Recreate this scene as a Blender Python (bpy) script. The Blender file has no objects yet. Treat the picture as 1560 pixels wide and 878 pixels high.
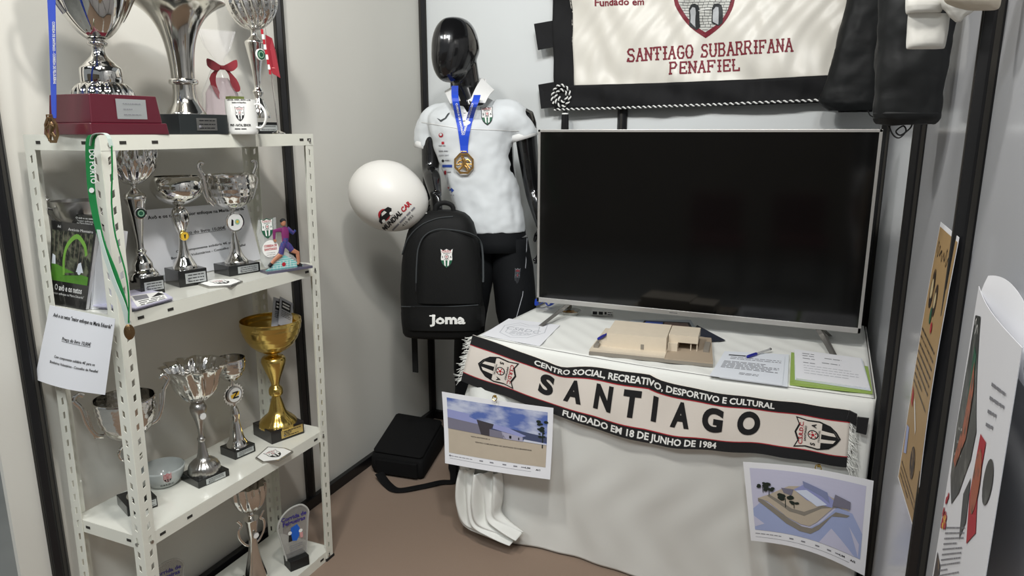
import bpy, math, random
from math import sin, cos, pi, radians as R_, hypot, atan2
from mathutils import Vector, Matrix
from mathutils.bvhtree import BVHTree
from mathutils.geometry import tessellate_polygon
random.seed(7)
S = bpy.context.scene
COL = S.collection
# ------------------------------------------------------------------ camera, world, lights, exposure
CAM_F, CAM_HY, CAM_VX, CAM_H = 1074.0, 200.0, 1250.0, 1.45
TH = math.atan((439 - CAM_HY) / CAM_F)
PSI = math.atan((CAM_VX - 780) / hypot(CAM_F, 439 - CAM_HY))
FW = Vector((-sin(PSI) * cos(TH), cos(PSI) * cos(TH), -sin(TH)))
RT = Vector((cos(PSI), sin(PSI), 0))
UP = RT.cross(FW)
CP = Vector((1.7335, -3.0038, CAM_H))
cd = bpy.data.cameras.new('camera'); cam = bpy.data.objects.new('camera', cd); COL.objects.link(cam)
cam.matrix_world = Matrix.Translation(CP) @ Matrix((RT, UP, -FW)).transposed().to_4x4()
cd.sensor_width = 36; cd.lens = CAM_F / 1560 * 36; cd.clip_start = .05
S.camera = cam
S.view_settings.view_transform = 'Standard'; S.view_settings.look = 'None'
S.view_settings.gamma = 1; S.view_settings.exposure = 0.04
w = bpy.data.worlds.new('hall_ambient'); S.world = w; w.use_nodes = True
w.node_tree.nodes['Background'].inputs[0].default_value = (.80, .86, .90, 1)
w.node_tree.nodes['Background'].inputs[1].default_value = .30
def area(name, loc, target, sx, sy, power, col):
    l = bpy.data.lights.new(name, 'AREA'); l.shape = 'RECTANGLE'; l.size = sx; l.size_y = sy; l.energy = power; l.color = col
    o = bpy.data.objects.new(name, l); COL.objects.link(o); o.location = loc
    o.rotation_euler = (Vector(target) - Vector(loc)).to_track_quat('-Z', 'Y').to_euler(); return o
area('booth_spotlight', (.75, -2.2, 2.75), (.9, -.3, .9), .13, .13, 17, (1, .97, .92))
area('booth_spotlight', (1.55, -2.3, 2.75), (.35, -.9, .9), .13, .13, 19, (1, .97, .93))
area('hall_light', (2.6, -4.6, 4.4), (1.2, -.6, .9), 1.6, .5, 112, (.93, .98, 1))
area('hall_light', (-.6, -5.2, 4.4), (.9, -.6, .9), 1.6, .5, 60, (.95, .98, 1))

def ray(px, py): return FW + RT * ((px - 780) / CAM_F) + UP * ((439 - py) / CAM_F)
def at(px, py, ax, v):                                  # the point of the plane axis=v seen at a photograph pixel
    d = ray(px, py); t = (v - CP[ax]) / d[ax]; return CP + d * t
def depth(P): return (Vector(P) - CP).dot(FW)
def zat(x, y, py):                                      # height on a vertical line that is seen at row py
    k = (439 - py) / CAM_F; h = Vector((x - CP.x, y - CP.y, 0))
    a = h.dot(UP); b = UP.z; c = h.dot(FW); d = FW.z
    return CP.z + (k * c - a) / (b - k * d)
# ------------------------------------------------------------------ materials
def lin(c):
    c = c / 255.0
    return c / 12.92 if c <= .04045 else ((c + .055) / 1.055) ** 2.4
_M = {}
def mat(name, rgb, rough=.5, metal=0, bump=0, bs=200, var=.06, vs=6, coat=0, trans=0, alpha=1, spec=.5, ior=1.45, sheen=0, mix=None, lo=.45, hi=.6, st=(1, 1, 1)):
    if name in _M: return _M[name]
    m = bpy.data.materials.new(name); m.use_nodes = True; nt = m.node_tree; b = nt.nodes['Principled BSDF']; L = nt.links
    c = [lin(v) for v in rgb]
    tc = nt.nodes.new('ShaderNodeTexCoord'); n = nt.nodes.new('ShaderNodeTexNoise'); n.inputs['Scale'].default_value = vs; n.inputs['Detail'].default_value = 4
    L.new(tc.outputs['Object'], n.inputs['Vector'])
    mx = nt.nodes.new('ShaderNodeMix'); mx.data_type = 'RGBA'
    mx.inputs[6].default_value = (*[v * (1 - var) for v in c], 1); mx.inputs[7].default_value = (*[min(1, v * (1 + var)) for v in c], 1)
    if mix:
        mx.inputs[6].default_value = (*c, 1); mx.inputs[7].default_value = (*[lin(v) for v in mix], 1); rm_ = nt.nodes.new('ShaderNodeMapRange'); rm_.inputs['From Min'].default_value = lo; rm_.inputs['From Max'].default_value = hi
        mp_ = nt.nodes.new('ShaderNodeMapping'); mp_.inputs['Scale'].default_value = st; L.new(tc.outputs['Object'], mp_.inputs[0]); L.new(mp_.outputs[0], n.inputs['Vector']); L.new(n.outputs['Fac'], rm_.inputs['Value']); L.new(rm_.outputs[0], mx.inputs[0])
    else: L.new(n.outputs['Fac'], mx.inputs[0])
    L.new(mx.outputs[2], b.inputs['Base Color'])
    b.inputs['Roughness'].default_value = rough; b.inputs['Metallic'].default_value = metal
    b.inputs['Coat Weight'].default_value = coat; b.inputs['Coat Roughness'].default_value = .08
    b.inputs['Transmission Weight'].default_value = trans; b.inputs['Alpha'].default_value = alpha
    b.inputs['Specular IOR Level'].default_value = spec; b.inputs['IOR'].default_value = ior
    b.inputs['Sheen Weight'].default_value = sheen
    if bump:
        n2 = nt.nodes.new('ShaderNodeTexNoise'); n2.inputs['Scale'].default_value = bs; n2.inputs['Detail'].default_value = 3
        L.new(tc.outputs['Object'], n2.inputs['Vector'])
        bp = nt.nodes.new('ShaderNodeBump'); bp.inputs['Strength'].default_value = min(1, bump); bp.inputs['Distance'].default_value = .002
        L.new(n2.outputs['Fac'], bp.inputs['Height']); L.new(bp.outputs[0], b.inputs['Normal'])
    _M[name] = m; return m
wall_m = mat('white_melamine_panel', (214, 212, 204), .38, bump=.05, bs=400, var=.02, spec=.4)
wall_b = mat('cool_white_panel', (212, 215, 215), .32, bump=.04, bs=400, var=.02, spec=.45)
wall_g = mat('glossy_white_panel', (200, 202, 206), .16, bump=.03, bs=300, var=.02, spec=.7)
black_al = mat('black_aluminium', (22, 22, 24), .35, var=.2, vs=30, bump=.05, spec=.5)
rack_m = mat('cream_white_enamel', (226, 226, 214), .30, var=.03, vs=20, bump=.03, coat=.2)
shelf_m = mat('glossy_shelf_enamel', (222, 222, 212), .22, var=.03, vs=9, bump=.06, bs=60, coat=.3)
hole_m = mat('dark_slot', (48, 46, 42), .8)
chrome = mat('chrome', (224, 222, 217), .07, 1, var=.03, bump=.05, bs=60)
chromec = mat('hammered_chrome', (226, 224, 220), .09, 1, var=.03, bump=.5, bs=70)
satin = mat('satin_silver', (186, 184, 180), .28, 1, var=.05, bump=.1, bs=300)
gold = mat('gold_plating', (224, 194, 112), .22, 1, var=.06, bump=.08, bs=80)
bronze = mat('bronze_medal', (150, 122, 88), .32, 1, var=.2, bump=.4, bs=300)
goldm = mat('gold_medal', (214, 170, 105), .28, 1, var=.2, bump=.4, bs=300)
marble = mat('black_marble', (26, 27, 27), .18, var=.7, vs=40, coat=.3)
burg = mat('burgundy_lacquer', (86, 24, 38), .3, var=.1, coat=.3)
charb = mat('charcoal_base', (38, 42, 43), .3, var=.15, coat=.2)
plate_s = mat('silver_plaque', (196, 200, 200), .35, .6, var=.05)
plate_g = mat('gold_plaque', (205, 178, 110), .35, .7, var=.05)
ink = mat('black_ink', (24, 24, 26), .6, var=.02)
inkg = mat('grey_ink', (130, 130, 136), .7, var=.02)
paper = mat('white_paper', (233, 234, 238), .7, var=.02, bump=.05, bs=40)
paperb = mat('bluish_paper', (224, 229, 236), .7, var=.02)
whitep = mat('white_print', (236, 236, 232), .6, var=.02)
red = mat('crimson_print', (176, 34, 48), .6, var=.05)
green = mat('green_print', (32, 92, 66), .6, var=.05)
yellow = mat('yellow_print', (232, 188, 60), .5, var=.05)
bluep = mat('blue_print', (44, 74, 160), .6, var=.05)
ribbon = mat('royal_blue_ribbon', (24, 70, 196), .5, var=.06, bump=.2, bs=700, sheen=.2)
cloth = mat('white_tablecloth', (228, 229, 224), .85, var=.03, vs=5, bump=.12, bs=14, sheen=.1)
blackc = mat('black_fabric', (13, 14, 14), .85, var=.2, vs=30, bump=.3, bs=900)
greyc = mat('grey_piping', (62, 66, 68), .7, var=.1)
ceram = mat('white_ceramic', (236, 236, 232), .15, var=.01, coat=.5)
# ------------------------------------------------------------------ mesh builder
def tag(o, label=None, cat=None, group=None, kind=None):
    if label: o['label'] = label
    if cat: o['category'] = cat
    if group: o['group'] = group
    if kind: o['kind'] = kind
    return o
def empty(name, loc=(0, 0, 0), rz=0, label=None, cat=None, group=None):
    o = bpy.data.objects.new(name, None); COL.objects.link(o); o.location = loc; o.rotation_euler = (0, 0, rz)
    o.empty_display_size = .02
    o['_m'] = [x for row in (Matrix.Translation(Vector(loc)) @ Matrix.Rotation(rz, 4, 'Z')) for x in row]
    return tag(o, label, cat, group)
def wm(o):
    if o is None: return Matrix()
    if '_m' in o: a = list(o['_m']); return Matrix((a[0:4], a[4:8], a[8:12], a[12:16]))
    return wm(o.parent) if o.parent else Matrix.Translation(o.location)
class MB:
    def __init__(s): s.v = []; s.f = []; s.mi = []; s.ms = []
    def m(s, m):
        if m not in s.ms: s.ms.append(m)
        return s.ms.index(m)
    def add(s, vs, fs, m):
        k = len(s.v); s.v += [Vector(p) for p in vs]; i = s.m(m)
        for f in fs: s.f.append([k + a for a in f]); s.mi.append(i)
        return s
    def box(s, c, d, m, rz=0, tilt=None, top=(1, 1)):
        x, y, z = [q / 2 for q in d]; M = Matrix.Rotation(rz, 3, 'Z')
        if tilt: M = M @ tilt
        P = [(-x, -y, -z), (x, -y, -z), (x, y, -z), (-x, y, -z)] + [(a * top[0], b * top[1], z) for a, b in ((-x, -y), (x, -y), (x, y), (-x, y))]
        return s.add([Vector(c) + M @ Vector(p) for p in P], [(0, 3, 2, 1), (4, 5, 6, 7), (0, 1, 5, 4), (1, 2, 6, 5), (2, 3, 7, 6), (3, 0, 4, 7)], m)
    def loft(s, rings, m, cap0=True, cap1=True, closed=True, loop=False):
        n = len(rings[0]); vs = [p for r in rings for p in r]; fs = []; K = len(rings)
        for i in range(K if loop else K - 1):
            for j in range(n if closed else n - 1):
                a, b = i * n, ((i + 1) % K) * n; j2 = (j + 1) % n
                fs.append((a + j, a + j2, b + j2, b + j))
        if cap0 and closed and not loop: fs.append(tuple(range(n))[::-1])
        if cap1 and closed and not loop: fs.append(tuple((K - 1) * n + j for j in range(n)))
        return s.add(vs, fs, m)
    def lathe(s, prof, m, n=32, c=(0, 0, 0), fn=None, caps=True):
        c = Vector(c); rings = []
        for r, z in prof:
            ring = []
            for j in range(n):
                t = 2 * pi * j / n; q = r if fn is None else r * fn(t, z)
                ring.append(c + Vector((q * cos(t), q * sin(t), z)))
            rings.append(ring)
        return s.loft(rings, m, caps, caps)
    def tube(s, path, r, m, n=8, flat=1.0, loop=False, ref=None, caps=True):
        P = [Vector(p) for p in path]; rs = r if isinstance(r, (list, tuple)) else [r] * len(P); rings = []
        up = Vector(ref) if ref else None
        for i, p in enumerate(P):
            a = P[i - 1] if (i > 0 or loop) else P[i]; b = P[(i + 1) % len(P)] if (i < len(P) - 1 or loop) else P[i]
            t = (b - a).normalized() if (b - a).length > 1e-9 else Vector((0, 0, 1))
            if up is None: up = Vector((0, 0, 1)) if abs(t.z) < .9 else Vector((1, 0, 0))
            x = t.cross(up)
            if x.length < 1e-6: x = t.cross(Vector((.3, .7, .2)))
            x.normalize(); y = x.cross(t).normalized()
            if ref is None: up = y
            fl = flat[i] if isinstance(flat, (list, tuple)) else flat
            rings.append([p + x * (rs[i] * cos(2 * pi * j / n)) + y * (rs[i] * fl * sin(2 * pi * j / n)) for j in range(n)])
        return s.loft(rings, m, caps, caps, loop=loop)
    def grid(s, fn, nu, nv, m):
        vs = [fn(i / nu, j / nv) for j in range(nv + 1) for i in range(nu + 1)]; k = nu + 1
        return s.add(vs, [(j * k + i, j * k + i + 1, (j + 1) * k + i + 1, (j + 1) * k + i) for j in range(nv) for i in range(nu)], m)
    def thin(s, fn, nu, nv, m, th):                      # sheet with real thickness and crisp edges
        F = [[Vector(fn(i / nu, j / nv)) for i in range(nu + 1)] for j in range(nv + 1)]; B_ = []
        for j in range(nv + 1):
            row = []
            for i in range(nu + 1):
                du = F[j][min(nu, i + 1)] - F[j][max(0, i - 1)]; dv = F[min(nv, j + 1)][i] - F[max(0, j - 1)][i]; row.append(F[j][i] - du.cross(dv).normalized() * th)
            B_.append(row)
        k = nu + 1; q = [(j * k + i, j * k + i + 1, (j + 1) * k + i + 1, (j + 1) * k + i) for j in range(nv) for i in range(nu)]
        s.add([p for r in F for p in r], q, m); s.add([p for r in B_ for p in r], [t[::-1] for t in q], m)
        for e, g in ((F[0], B_[0]), (F[-1][::-1], B_[-1][::-1]), ([r[-1] for r in F], [r[-1] for r in B_]), ([r[0] for r in F][::-1], [r[0] for r in B_][::-1])):
            n = len(e); s.add(e + g, [(i + 1, i, n + i, n + i + 1) for i in range(n - 1)], m)
        return s
    def bvh(s): return BVHTree.FromPolygons(s.v, s.f)
    def build(s, name, parent=None, smooth=True, bevel=0, solid=0, sub=0, world=True, ang=40, off=0):
        M = wm(parent); vs = s.v
        if parent is not None:
            if world: I = M.inverted(); vs = [I @ p for p in vs]
            loc = Vector((0, 0, 0))
        else:
            lo = [min(p[i] for p in vs) for i in range(3)]; hi = [max(p[i] for p in vs) for i in range(3)]
            loc = Vector(((lo[0] + hi[0]) / 2, (lo[1] + hi[1]) / 2, lo[2])); vs = [p - loc for p in vs]
        me = bpy.data.meshes.new(name); me.from_pydata([tuple(p) for p in vs], [], s.f)
        for m in s.ms: me.materials.append(m)
        me.polygons.foreach_set('material_index', s.mi)
        if smooth:
            me.polygons.foreach_set('use_smooth', [True] * len(s.f))
            if ang < 180 and not sub: me.set_sharp_from_angle(angle=R_(ang))
        me.update()
        o = bpy.data.objects.new(name, me); COL.objects.link(o); o.location = loc
        if parent is not None: o.parent = parent
        if solid:
            d = o.modifiers.new('thickness', 'SOLIDIFY'); d.thickness = solid; d.offset = off
        if bevel:
            d = o.modifiers.new('bevel', 'BEVEL'); d.width = bevel; d.segments = 2; d.limit_method = 'ANGLE'; d.angle_limit = R_(40)
        if sub:
            d = o.modifiers.new('sub', 'SUBSURF'); d.levels = sub; d.render_levels = sub
        return o
def crumple(o, strength, scale, name='creases'):
    t_ = bpy.data.textures.get(name + str(scale)) or bpy.data.textures.new(name + str(scale), 'CLOUDS'); t_.noise_scale = scale; t_.noise_depth = 2
    d = o.modifiers.new('creases', 'DISPLACE'); d.texture = t_; d.strength = strength; d.mid_level = .5; d.texture_coords = 'LOCAL'; return o
# ------------------------------------------------------------------ flat print (lettering, emblems) as thin geometry on surfaces
_T = {}
def text_geo(s, bold):
    k = (s, bold)
    if k not in _T:
        c = bpy.data.curves.new('t', 'FONT'); c.body = s; c.size = 1; c.offset = bold; c.resolution_u = 6 if len(s) < 3 else 2
        o = bpy.data.objects.new('t', c); me = bpy.data.meshes.new_from_object(o)
        me.calc_loop_triangles()
        vs = [(v.co.x, v.co.y) for v in me.vertices]; fs = [tuple(t.vertices) for t in me.loop_triangles]
        _T[k] = (vs, fs); bpy.data.objects.remove(o); bpy.data.curves.remove(c); bpy.data.meshes.remove(me)
    return _T[k]
class Print:
    def __init__(s): s.t = []; s.st = [(1, 0, 0, 0, 1, 0)]
    def push(s, cx, cy, sx, sy=None, rot=0):
        sy = sx if sy is None else sy; a, b, c, d, e, f = s.st[-1]; C, N = cos(rot), sin(rot)
        m = (C * sx, -N * sy, cx, N * sx, C * sy, cy)
        s.st.append((a * m[0] + b * m[3], a * m[1] + b * m[4], a * m[2] + b * m[5] + c, d * m[0] + e * m[3], d * m[1] + e * m[4], d * m[2] + e * m[5] + f)); return s
    def pop(s): s.st.pop()
    def tris(s, vs, fs, m, l):
        a, b, c, d, e, f = s.st[-1]; q = [(a * x + b * y + c, d * x + e * y + f) for x, y in vs]
        for t in fs: s.t.append((q[t[0]], q[t[1]], q[t[2]], m, l))
    def poly(s, pts, m, l=0):
        s.tris(pts, tessellate_polygon([[Vector((x, y, 0)) for x, y in pts]]), m, l); return s
    def rect(s, x0, y0, x1, y1, m, l=0): return s.poly([(x0, y0), (x1, y0), (x1, y1), (x0, y1)], m, l)
    def disc(s, cx, cy, r, m, l=0, ry=None, n=18):
        ry = r if ry is None else ry; s.tris([(cx, cy)] + [(cx + r * cos(2 * pi * i / n), cy + ry * sin(2 * pi * i / n)) for i in range(n)], [(0, 1 + i, 1 + (i + 1) % n) for i in range(n)], m, l); return s
    def line(s, pts, wd, m, l=0):
        for (x0, y0), (x1, y1) in zip(pts, pts[1:]):
            d = hypot(x1 - x0, y1 - y0) or 1; nx, ny = -(y1 - y0) / d * wd / 2, (x1 - x0) / d * wd / 2; ex, ey = (x1 - x0) / d * wd * .3, (y1 - y0) / d * wd * .3
            s.tris([(x0 - ex + nx, y0 - ey + ny), (x0 - ex - nx, y0 - ey - ny), (x1 + ex - nx, y1 + ey - ny), (x1 + ex + nx, y1 + ey + ny)], [(0, 1, 2), (0, 2, 3)], m, l)
        return s
    def text(s, txt, x, y, h, m, l=1, align='C', bold=.0, width=None, rot=0, shear=0):
        vs, fs = text_geo(txt, bold); x0 = min(v[0] for v in vs); x1 = max(v[0] for v in vs); W = (x1 - x0) or 1
        sc = h / .73; sx = sc if width is None else width / W
        ox = {'C': -(x0 + x1) / 2, 'L': -x0, 'R': -x1}[align]; C, N = cos(rot), sin(rot); o = []
        for a, b in vs:
            p, q = (a + ox) * sx + shear * b * sc, b * sc; o.append((x + C * p - N * q, y + N * p + C * q))
        s.tris(o, fs, m, l); return s
    def lines(s, x0, x1, y0, y1, n, m, h=None, l=1, seed=1):          # rows too small to read: dashes of words
        rg = random.Random(seed); h = h or abs(y1 - y0) / n * .35
        for i in range(n):
            y = y0 + (y1 - y0) * i / max(1, n - 1); x = x0; e = x1 if rg.random() < .6 else x0 + (x1 - x0) * rg.uniform(.4, .9)
            while x < e:
                q = min(e, x + h * rg.uniform(2, 6)); s.rect(x, y - h / 2, q, y + h / 2, m, l); x = q + h * .9
        return s
    def build(s, name, parent, fn, off=.0006, maxe=None):
        b = MB(); out = []; st = list(s.t)
        while st:
            a, q, c, m, l = st.pop()
            if maxe:
                e = [(hypot(a[0] - q[0], a[1] - q[1]), 0), (hypot(c[0] - q[0], c[1] - q[1]), 1), (hypot(a[0] - c[0], a[1] - c[1]), 2)]; w_, i = max(e)
                if w_ > maxe:
                    if i == 0: p = ((a[0] + q[0]) / 2, (a[1] + q[1]) / 2); st += [(a, p, c, m, l), (p, q, c, m, l)]
                    elif i == 1: p = ((c[0] + q[0]) / 2, (c[1] + q[1]) / 2); st += [(a, q, p, m, l), (a, p, c, m, l)]
                    else: p = ((a[0] + c[0]) / 2, (a[1] + c[1]) / 2); st += [(a, q, p, m, l), (p, q, c, m, l)]
                    continue
            out.append((a, q, c, m, l))
        cache = {}
        for a, q, c, m, l in out:
            P = []
            for p in (a, q, c):
                if p not in cache: cache[p] = fn(*p)
                if cache[p] is None: break
                P.append(cache[p][0] + cache[p][1] * off * (l + 1))
            if len(P) < 3: continue
            n = cache[a][1]
            if (P[1] - P[0]).cross(P[2] - P[0]).dot(n) < 0: P = [P[0], P[2], P[1]]
            b.add(P, [(0, 1, 2)], m)
        o = b.build(name, parent, smooth=False); return o
def on_plane(o, u, v):
    o, u, v = Vector(o), Vector(u), Vector(v); n = u.normalized().cross(v.normalized())
    return lambda a, b: (o + u * a + v * b, n)
def on_quad(a, b, c, d):                                 # unit square -> quad: a(0,0) b(1,0) c(1,1) d(0,1)
    a, b, c, d = map(Vector, (a, b, c, d)); n = (b - a).cross(d - a).normalized()
    return lambda u, v: (a * (1 - u) * (1 - v) + b * u * (1 - v) + c * u * v + d * (1 - u) * v, n)
def on_surface(bvh, o, u, v, dr):                        # a plane laid over a curved surface along dr
    o, u, v, dr = Vector(o), Vector(u), Vector(v), Vector(dr).normalized()
    def f(a, b):
        p = o + u * a + v * b; h = bvh.ray_cast(p - dr * .3, dr)
        if h[0] is None: return None
        n = h[1] if h[1].dot(dr) < 0 else -h[1]
        return (h[0], n.normalized())
    return f
CR_OUT = [(-.5, .62), (-.27, .52), (0, .62), (.27, .52), (.5, .62), (.44, .3), (.47, -.05), (.37, -.34), (.2, -.52), (0, -.64), (-.2, -.52), (-.37, -.34), (-.47, -.05), (-.44, .3)]
def crest(P, cx, cy, h, rot=0, base=None, low=None, fld=None, letters=True, sx=None):
    base = base or ink; low = low or ink; fld = fld or whitep
    P.push(cx, cy, sx or h, h, rot)
    P.poly([(x * 1.0, y) for x, y in CR_OUT], base, 1); P.poly([(x * .9, y * .91) for x, y in CR_OUT], fld, 2)
    P.poly([(-.42, -.12), (.42, -.12), (.33, -.32), (.18, -.47), (0, -.58), (-.18, -.47), (-.33, -.32)], low, 3)
    P.poly([(-.2, -.12), (-.08, -.12), (-.06, -.5), (-.16, -.44)], fld, 4); P.poly([(.2, -.12), (.08, -.12), (.06, -.5), (.16, -.44)], fld, 4)
    P.disc(0, .1, .15, base, 3); P.disc(0, .1, .12, fld, 4); P.disc(0, .1, .045, red, 5)
    for k in range(5): P.disc(.09 * cos(k * 1.257 + .3), .1 + .09 * sin(k * 1.257 + .3), .025, red, 5, n=6)
    if letters:
        P.text('C.S.R.D.C.', 0, .38, .12, red, 4, width=.74, bold=.02); P.text('SANTIAGO', 0, .285, .06, base, 4, width=.5, bold=.02)
        P.text('S', -.3, .03, .13, base, 4, bold=.03); P.text('A', .3, .03, .13, base, 4, bold=.03); P.text('PENAFIEL', 0, -.09, .05, base, 4, width=.4)
    P.pop()
# ------------------------------------------------------------------ the setting
W = 1.961; WH = 2.45
fl = MB(); fl.grid(lambda u, v: Vector((.0 + 2.1 * u, -3.4 + 3.5 * v, 0)), 2, 2, mat('taupe_carpet', (140, 118, 100), .95, bump=.8, bs=700, var=.16, vs=260, sheen=.2))
tag(fl.build('floor', smooth=False), 'brown-taupe short pile exhibition carpet', kind='structure')
def wall(name, p0, p1, nrm, m, posts, label):
    root = empty(name, p0, label=label); root['kind'] = 'structure'
    p0, p1, nrm = Vector(p0), Vector(p1), Vector(nrm); d = (p1 - p0).normalized(); Lg = (p1 - p0).length
    ts = [0] + posts + [Lg]
    for a, b in zip(ts, ts[1:]):
        if b - a < .03: continue
        q = MB(); c = p0 + d * ((a + b) / 2) - nrm * .013; rz = atan2(d.y, d.x); q.box((c.x, c.y, WH / 2), (b - a - .002, .012, WH), m, rz)
        q.build('panel', root, smooth=False)
    for t in posts:
        q = MB(); c = p0 + d * t
        ring = [(.019, .008), (.008, .019), (-.008, .019), (-.019, .008), (-.019, -.008), (-.008, -.019), (.008, -.019), (.019, -.008)]
        q.loft([[Vector((c.x + x, c.y + y, z)) for x, y in ring] for z in (0, WH + .02)], black_al)
        for sx, sy in ((1, 0), (-1, 0), (0, 1), (0, -1)): q.box((c.x + sx * .0185, c.y + sy * .0185, WH / 2), (.0035 + abs(sy) * .004, .0035 + abs(sx) * .004, WH), hole_m)
        q.build('post', root, ang=20)
    q = MB(); c = (p0 + p1) / 2; q.box((c.x, c.y, WH + .02), (Lg, .03, .05), black_al, atan2(d.y, d.x)); q.build('top_rail', root, smooth=False)
    return root
wall('wall_left', (0, -2.05, 0), (0, 0, 0), (1, 0, 0), wall_m, [.093, 2.05 - .975], 'cream white modular panels between black aluminium posts')
wall('wall_back', (0, .0, 0), (W, .0, 0), (0, -1, 0), wall_b, [.0, .958, W], 'cool white modular panels behind the television')
wall('wall_right', (W, 0, 0), (W, -3.6, 0), (-1, 0, 0), wall_g, [1.0, 1.70, 2.72], 'glossy white panels on the right with black posts')
for nm, a, b in (('baseboard_left', (.014, -2.05), (.014, 0)), ('baseboard_back', (0, -.014), (W, -.014)), ('baseboard_right', (W - .014, 0), (W - .014, -3.6))):
    q = MB(); a, b = Vector((*a, 0)), Vector((*b, 0)); c = (a + b) / 2; q.box((c.x, c.y, .022), ((b - a).length, .022, .044), black_al, atan2((b - a).y, (b - a).x))
    tag(q.build(nm, smooth=False, bevel=.002), 'black aluminium bottom rail', kind='structure')
q = MB(); q.box((1.0, -3.4, 4.9), (12, 9, .08), mat('dark_hall_ceiling', (70, 72, 74), .9)); tag(q.build('ceiling', smooth=False), 'dark exhibition hall ceiling high above the stand', kind='structure')
# opposite side of the aisle, seen only as a dim reflection in the television
q = MB(); q.box((1.2, -6.6, 1.2), (6.5, .05, 2.4), mat('brown_stand_wall', (150, 138, 122), .7, var=.3, vs=1.5)); tag(q.build('wall_aisle', smooth=False), 'brown partition across the aisle', kind='structure')

q = MB(); q.box((1, -3.5, -.012), (12, 9, .02), mat('grey_hall_floor', (150, 150, 145), .7, var=.25, vs=3)); tag(q.build('floor', smooth=False), 'grey hall floor outside the stand', kind='structure')
# two dark red chairs and a round table stand across the aisle; the photograph shows them mirrored in the dark screen
for i, (x, y) in enumerate(((.95, -4.75), (1.65, -4.95))):
    r = empty('chair', (x, y, 0), R_(180 + 8 * i), ('dark red upholstered chair seen mirrored in the television, nearer the round table', 'dark red upholstered chair seen mirrored in the television, farther from the round table')[i], 'chair', 'chairs across the aisle')
    um = mat('dark_red_upholstery', (110, 22, 34), .8, bump=.2)
    b = MB(); b.box((0, 0, .46), (.46, .44, .07), um); b.build('seat', r, world=False, bevel=.02, smooth=False)
    b = MB(); b.box((0, -.22, .74), (.44, .05, .36), um); b.build('backrest', r, world=False, bevel=.02, smooth=False)
    for sx in (-1, 1):
        for sy in (-1, 1): b = MB(); b.tube([(sx * .20, sy * .19, .44), (sx * .22, sy * .22, 0)], .012, black_al, 8); b.build('leg', r, world=False)
r = empty('round_table', (2.6, -4.9, 0), 0, 'round pale-topped table seen mirrored at the left of the television', 'table')
b = MB(); b.lathe([(.0002, .72), (.40, .72), (.41, .735), (.40, .75), (.0002, .75)], wall_m, 48); b.build('tabletop', r, world=False); b = MB(); b.lathe([(.22, 0), (.22, .02), (.04, .04), (.03, .72)], black_al, 24); b.build('pedestal', r, world=False)
# ------------------------------------------------------------------ shelving rack
RX0, RX1, RY0, RY1, RZ = .040, .292, -1.940, -1.224, 1.442; SH = .018
SZ = [.034, .474, 1.036, 1.442]
rack = empty('shelving_rack', ((RX0 + RX1) / 2, (RY0 + RY1) / 2, 0), 0, 'white slotted steel rack with four shelves standing along the left wall', 'shelving')
def flange(b, p, d, wdt, m):                            # slotted strip: p foot corner, d horizontal direction
    p, d = Vector(p), Vector(d); n = int(RZ / .0366); st = RZ / n
    for i in range(n):
        z0, z1, zc = i * st, (i + 1) * st, (i + .5) * st
        o = [p + Vector((0, 0, z0)), p + d * wdt + Vector((0, 0, z0)), p + d * wdt + Vector((0, 0, z1)), p + Vector((0, 0, z1))]
        cx = wdt * .55; hw, hh, sl = .0042, .0085, .0022
        inn = [p + d * (cx + x) + Vector((0, 0, zc + y + sl * (x / hw))) for x, y in ((-hw, -hh), (hw, -hh), (hw, hh), (-hw, hh))]
        for v_ in o + inn: v_.y += SH * v_.z
        b.add(o + inn, [(0, 1, 5, 4), (1, 2, 6, 5), (2, 3, 7, 6), (3, 0, 4, 7)], m)
def post(x, y, dx, dy):
    b = MB(); flange(b, (x, y, 0), (dx, 0, 0), .034, rack_m); flange(b, (x, y, 0), (0, dy, 0), .034, rack_m)
    o = b.build('post', rack, smooth=False, solid=.0018)
    q = MB(); q.box((x + dx * .017, y + dy * .017, .004), (.042, .042, .009), ink); q.build('foot_cap', rack, smooth=False)
for x, y, dx, dy in ((RX1, RY0, -1, 1), (RX0, RY0, 1, 1), (RX1, RY1, -1, -1), (RX0, RY1, 1, -1)): post(x, y, dx, dy)
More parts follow.
